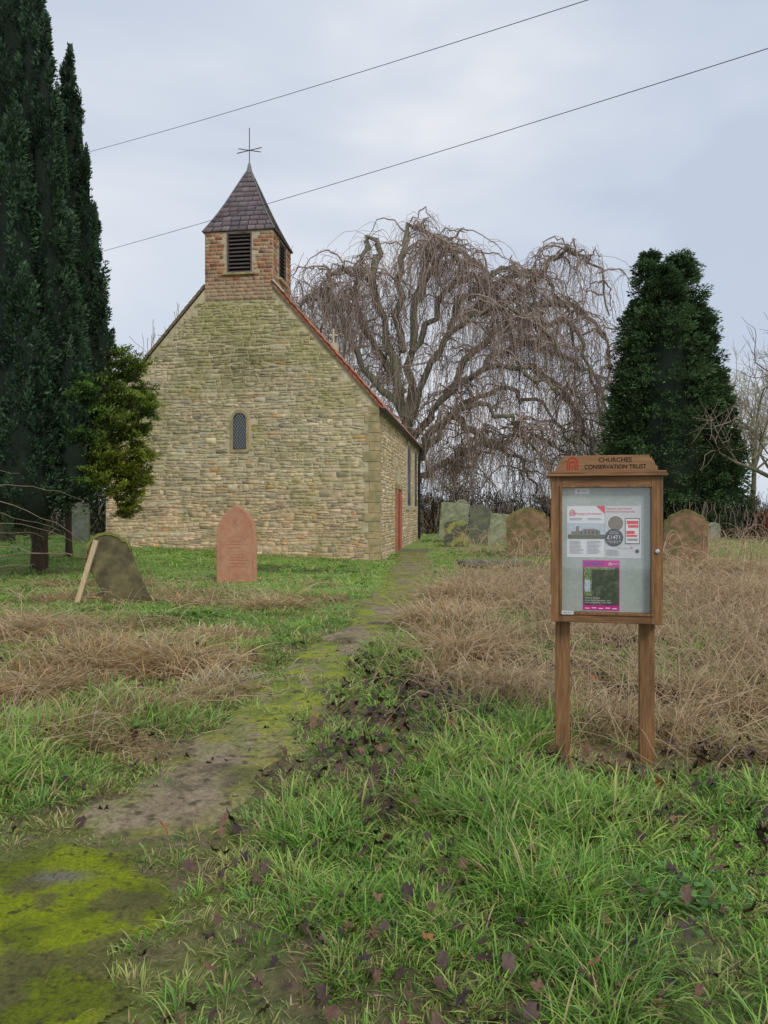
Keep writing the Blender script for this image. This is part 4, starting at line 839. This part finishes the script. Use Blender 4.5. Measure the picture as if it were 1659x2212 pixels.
bare('bare brown tree rising behind the bellcote and the weeping beech',685,1100,495,62,.75,1,M_twig,5,rt=.04)
bare('pale bare tree showing over the left slope of the church roof',325,1100,650,60,.8,2,rt=.05)
bare('bare tree reaching in from the right edge of the frame',1725,1105,460,40,.85,3,M_twig,5,rt=.022)
bare('pale bare tree low behind the right side of the dark conifer',1625,1100,745,75,.6,4,rt=.04)
bare('pale bare tree at the far right horizon beside the hedge',1690,1100,700,80,.6,5,rt=.04)
bare('thin pale bare tree just left of the dark conifer',1275,1100,840,80,.6,6,rt=.04)
bare('low bare tree beyond the graves right of the church',1000,1100,900,78,.7,8,M_twig,rt=.04)
def scrub(label,name,x0,x1,Y,h,col,n,seed,cat='hedge',sz=.2):
    rg=np.random.default_rng(seed); t=thing(name,label,cat,((x0+x1)/2,Y,gz((x0+x1)/2,Y))); w=x1-x0
    cc=np.stack([rg.uniform(-w/2,w/2,n),rg.normal(0,.8,n),rg.uniform(0,1,n)*h],-1); cc[:,2]*=(.6+.8*vn(cc[:,0]*.25,cc[:,0]*0,seed))
    rad=np.full((n,3),.5); V,Q,c=clumptree(cc,rad,60,sz,col,np.tile([0,-.5,.3],(n,1)),.3,.6); mesh_np('foliage',V,Q,M_fol,t,c,False,4)
    m=n*2; x=rg.uniform(-w/2,w/2,m); P=np.stack([x[:,None]+np.cumsum(rg.normal(0,.12,(m,6)),1),rg.normal(0,.8,(m,1))+np.cumsum(rg.normal(0,.1,(m,6)),1),np.linspace(0,1,6)[None]*rg.uniform(.5,1.35,m)[:,None]*h],-1)
    V,Q=tubes(P,np.tile(np.linspace(.035,.015,6),(m,1)),3); mesh_np('stems',V,Q,M_twig,t,None,False,4)
scrub('dark evergreen hedge along the back of the churchyard','hedge',2,34,62,2.6,(.055,.08,.04),420,11)
scrub('brown leafless scrub under the weeping beech','scrub',2,14,47,1.6,(.11,.085,.055),160,12,'scrub')
scrub('dark hedge behind the gravestones at the left','hedge',-22,-9.5,31,1.7,(.05,.075,.035),220,13)
scrub('dark green hedge at the right behind the small grey gravestone','hedge',15.5,26,40,1.5,(.05,.08,.035),200,14)
scrub('reddish brown shrub at the right edge','shrub',19.0,21.5,38,1.4,(.32,.09,.045),26,15,'shrub',.15)
P=[];Rr=[]
for i in range(13):
    y=rng.uniform(7.5,11); x=-y*.56-rng.uniform(0,.6); z=rng.uniform(.3,2.2); L=rng.uniform(.8,1.9); tt=np.linspace(0,1,10)
    P.append(np.stack([x+L*tt,y+rng.normal(0,.4)*tt,z+L*rng.uniform(-.1,.5)*tt-L*.25*tt**2+np.cumsum(rng.normal(0,.018,10))],-1)); Rr.append(np.linspace(.005,.002,10))
V,Q=tubes(P,Rr,4); o=mesh_np('bare_shrub',V,Q,mat('pale_stem',(.28,.22,.16),var=.2,bump=0),None,None,True,4); tag(o,'long thin bare stems reaching in at the left edge','shrub')
# ---------------------------------------------------------------- overhead wires
for (a,b,lab) in (((205,325,21),(1270,0,10.5),'upper overhead wire crossing the sky'),((222,543,21),(1659,105,9.5),'lower overhead wire passing before the spire')):
    A=np.array(at(*a));B=np.array(at(*b)); d=B-A; tt=np.linspace(-.45,1.5,50); P=A+d*tt[:,None]; P[:,2]+= .25*((tt-.5)**2-.25)
    V,Q=tubes([P],[np.full(50,.0058)],5); tag(mesh_np('overhead_wire',V,Q,M_wire,None,None,True,4),lab,'wire')
# ---------------------------------------------------------------- world, light, camera
w=bpy.data.worlds.new('World'); bpy.context.scene.world=w; w.use_nodes=True; nt=w.node_tree; N=nt.nodes; L=nt.links
bg=N['Background']; sky=N.new('ShaderNodeTexSky'); sky.sky_type='NISHITA'; sky.sun_disc=False; sky.sun_elevation=R(38); sky.sun_rotation=R(155)
sc=N.new('ShaderNodeVectorMath'); sc.operation='SCALE'; sc.inputs['Scale'].default_value=.10; L.new(sky.outputs[0],sc.inputs[0])
tc=N.new('ShaderNodeTexCoord'); mp=N.new('ShaderNodeMapping'); mp.inputs['Scale'].default_value=(1,1,2.2); mp.inputs['Location'].default_value=(.35,.2,.1); L.new(tc.outputs['Generated'],mp.inputs[0])
nz=N.new('ShaderNodeTexNoise'); nz.inputs['Scale'].default_value=1.7; nz.inputs['Detail'].default_value=4; nz.inputs['Roughness'].default_value=.5; nz.inputs['Distortion'].default_value=.3; L.new(mp.outputs[0],nz.inputs['Vector'])
cr=N.new('ShaderNodeValToRGB'); e=cr.color_ramp.elements; e[0].position=.36; e[0].color=(.49,.555,.67,1); e[1].position=.64; e[1].color=(.78,.785,.815,1); m_=cr.color_ramp.elements.new(.50); m_.color=(.60,.65,.735,1)
L.new(nz.outputs[0],cr.inputs[0])
mx=N.new('ShaderNodeMix'); mx.data_type='RGBA'; mx.inputs[0].default_value=.95; L.new(sc.outputs[0],mx.inputs[6]); L.new(cr.outputs[0],mx.inputs[7]); L.new(mx.outputs[2],bg.inputs[0]); bg.inputs[1].default_value=1.14
sd=bpy.data.lights.new('sun','SUN'); sd.energy=1.5; sd.angle=R(14); sd.color=(1,.93,.80); so=bpy.data.objects.new('sun',sd); C.objects.link(so); so.rotation_euler=(R(50),0,R(28))
cd=bpy.data.cameras.new('camera'); cam=bpy.data.objects.new('camera',cd); C.objects.link(cam); cam.location=(0,0,CAMH); cam.rotation_euler=(R(90),0,0)
cd.sensor_fit='VERTICAL'; cd.sensor_height=36; cd.lens=26; cd.clip_end=2000; cd.clip_start=.05
s=bpy.context.scene; s.camera=cam; s.view_settings.view_transform='Standard'; s.view_settings.look='None'; s.view_settings.exposure=0
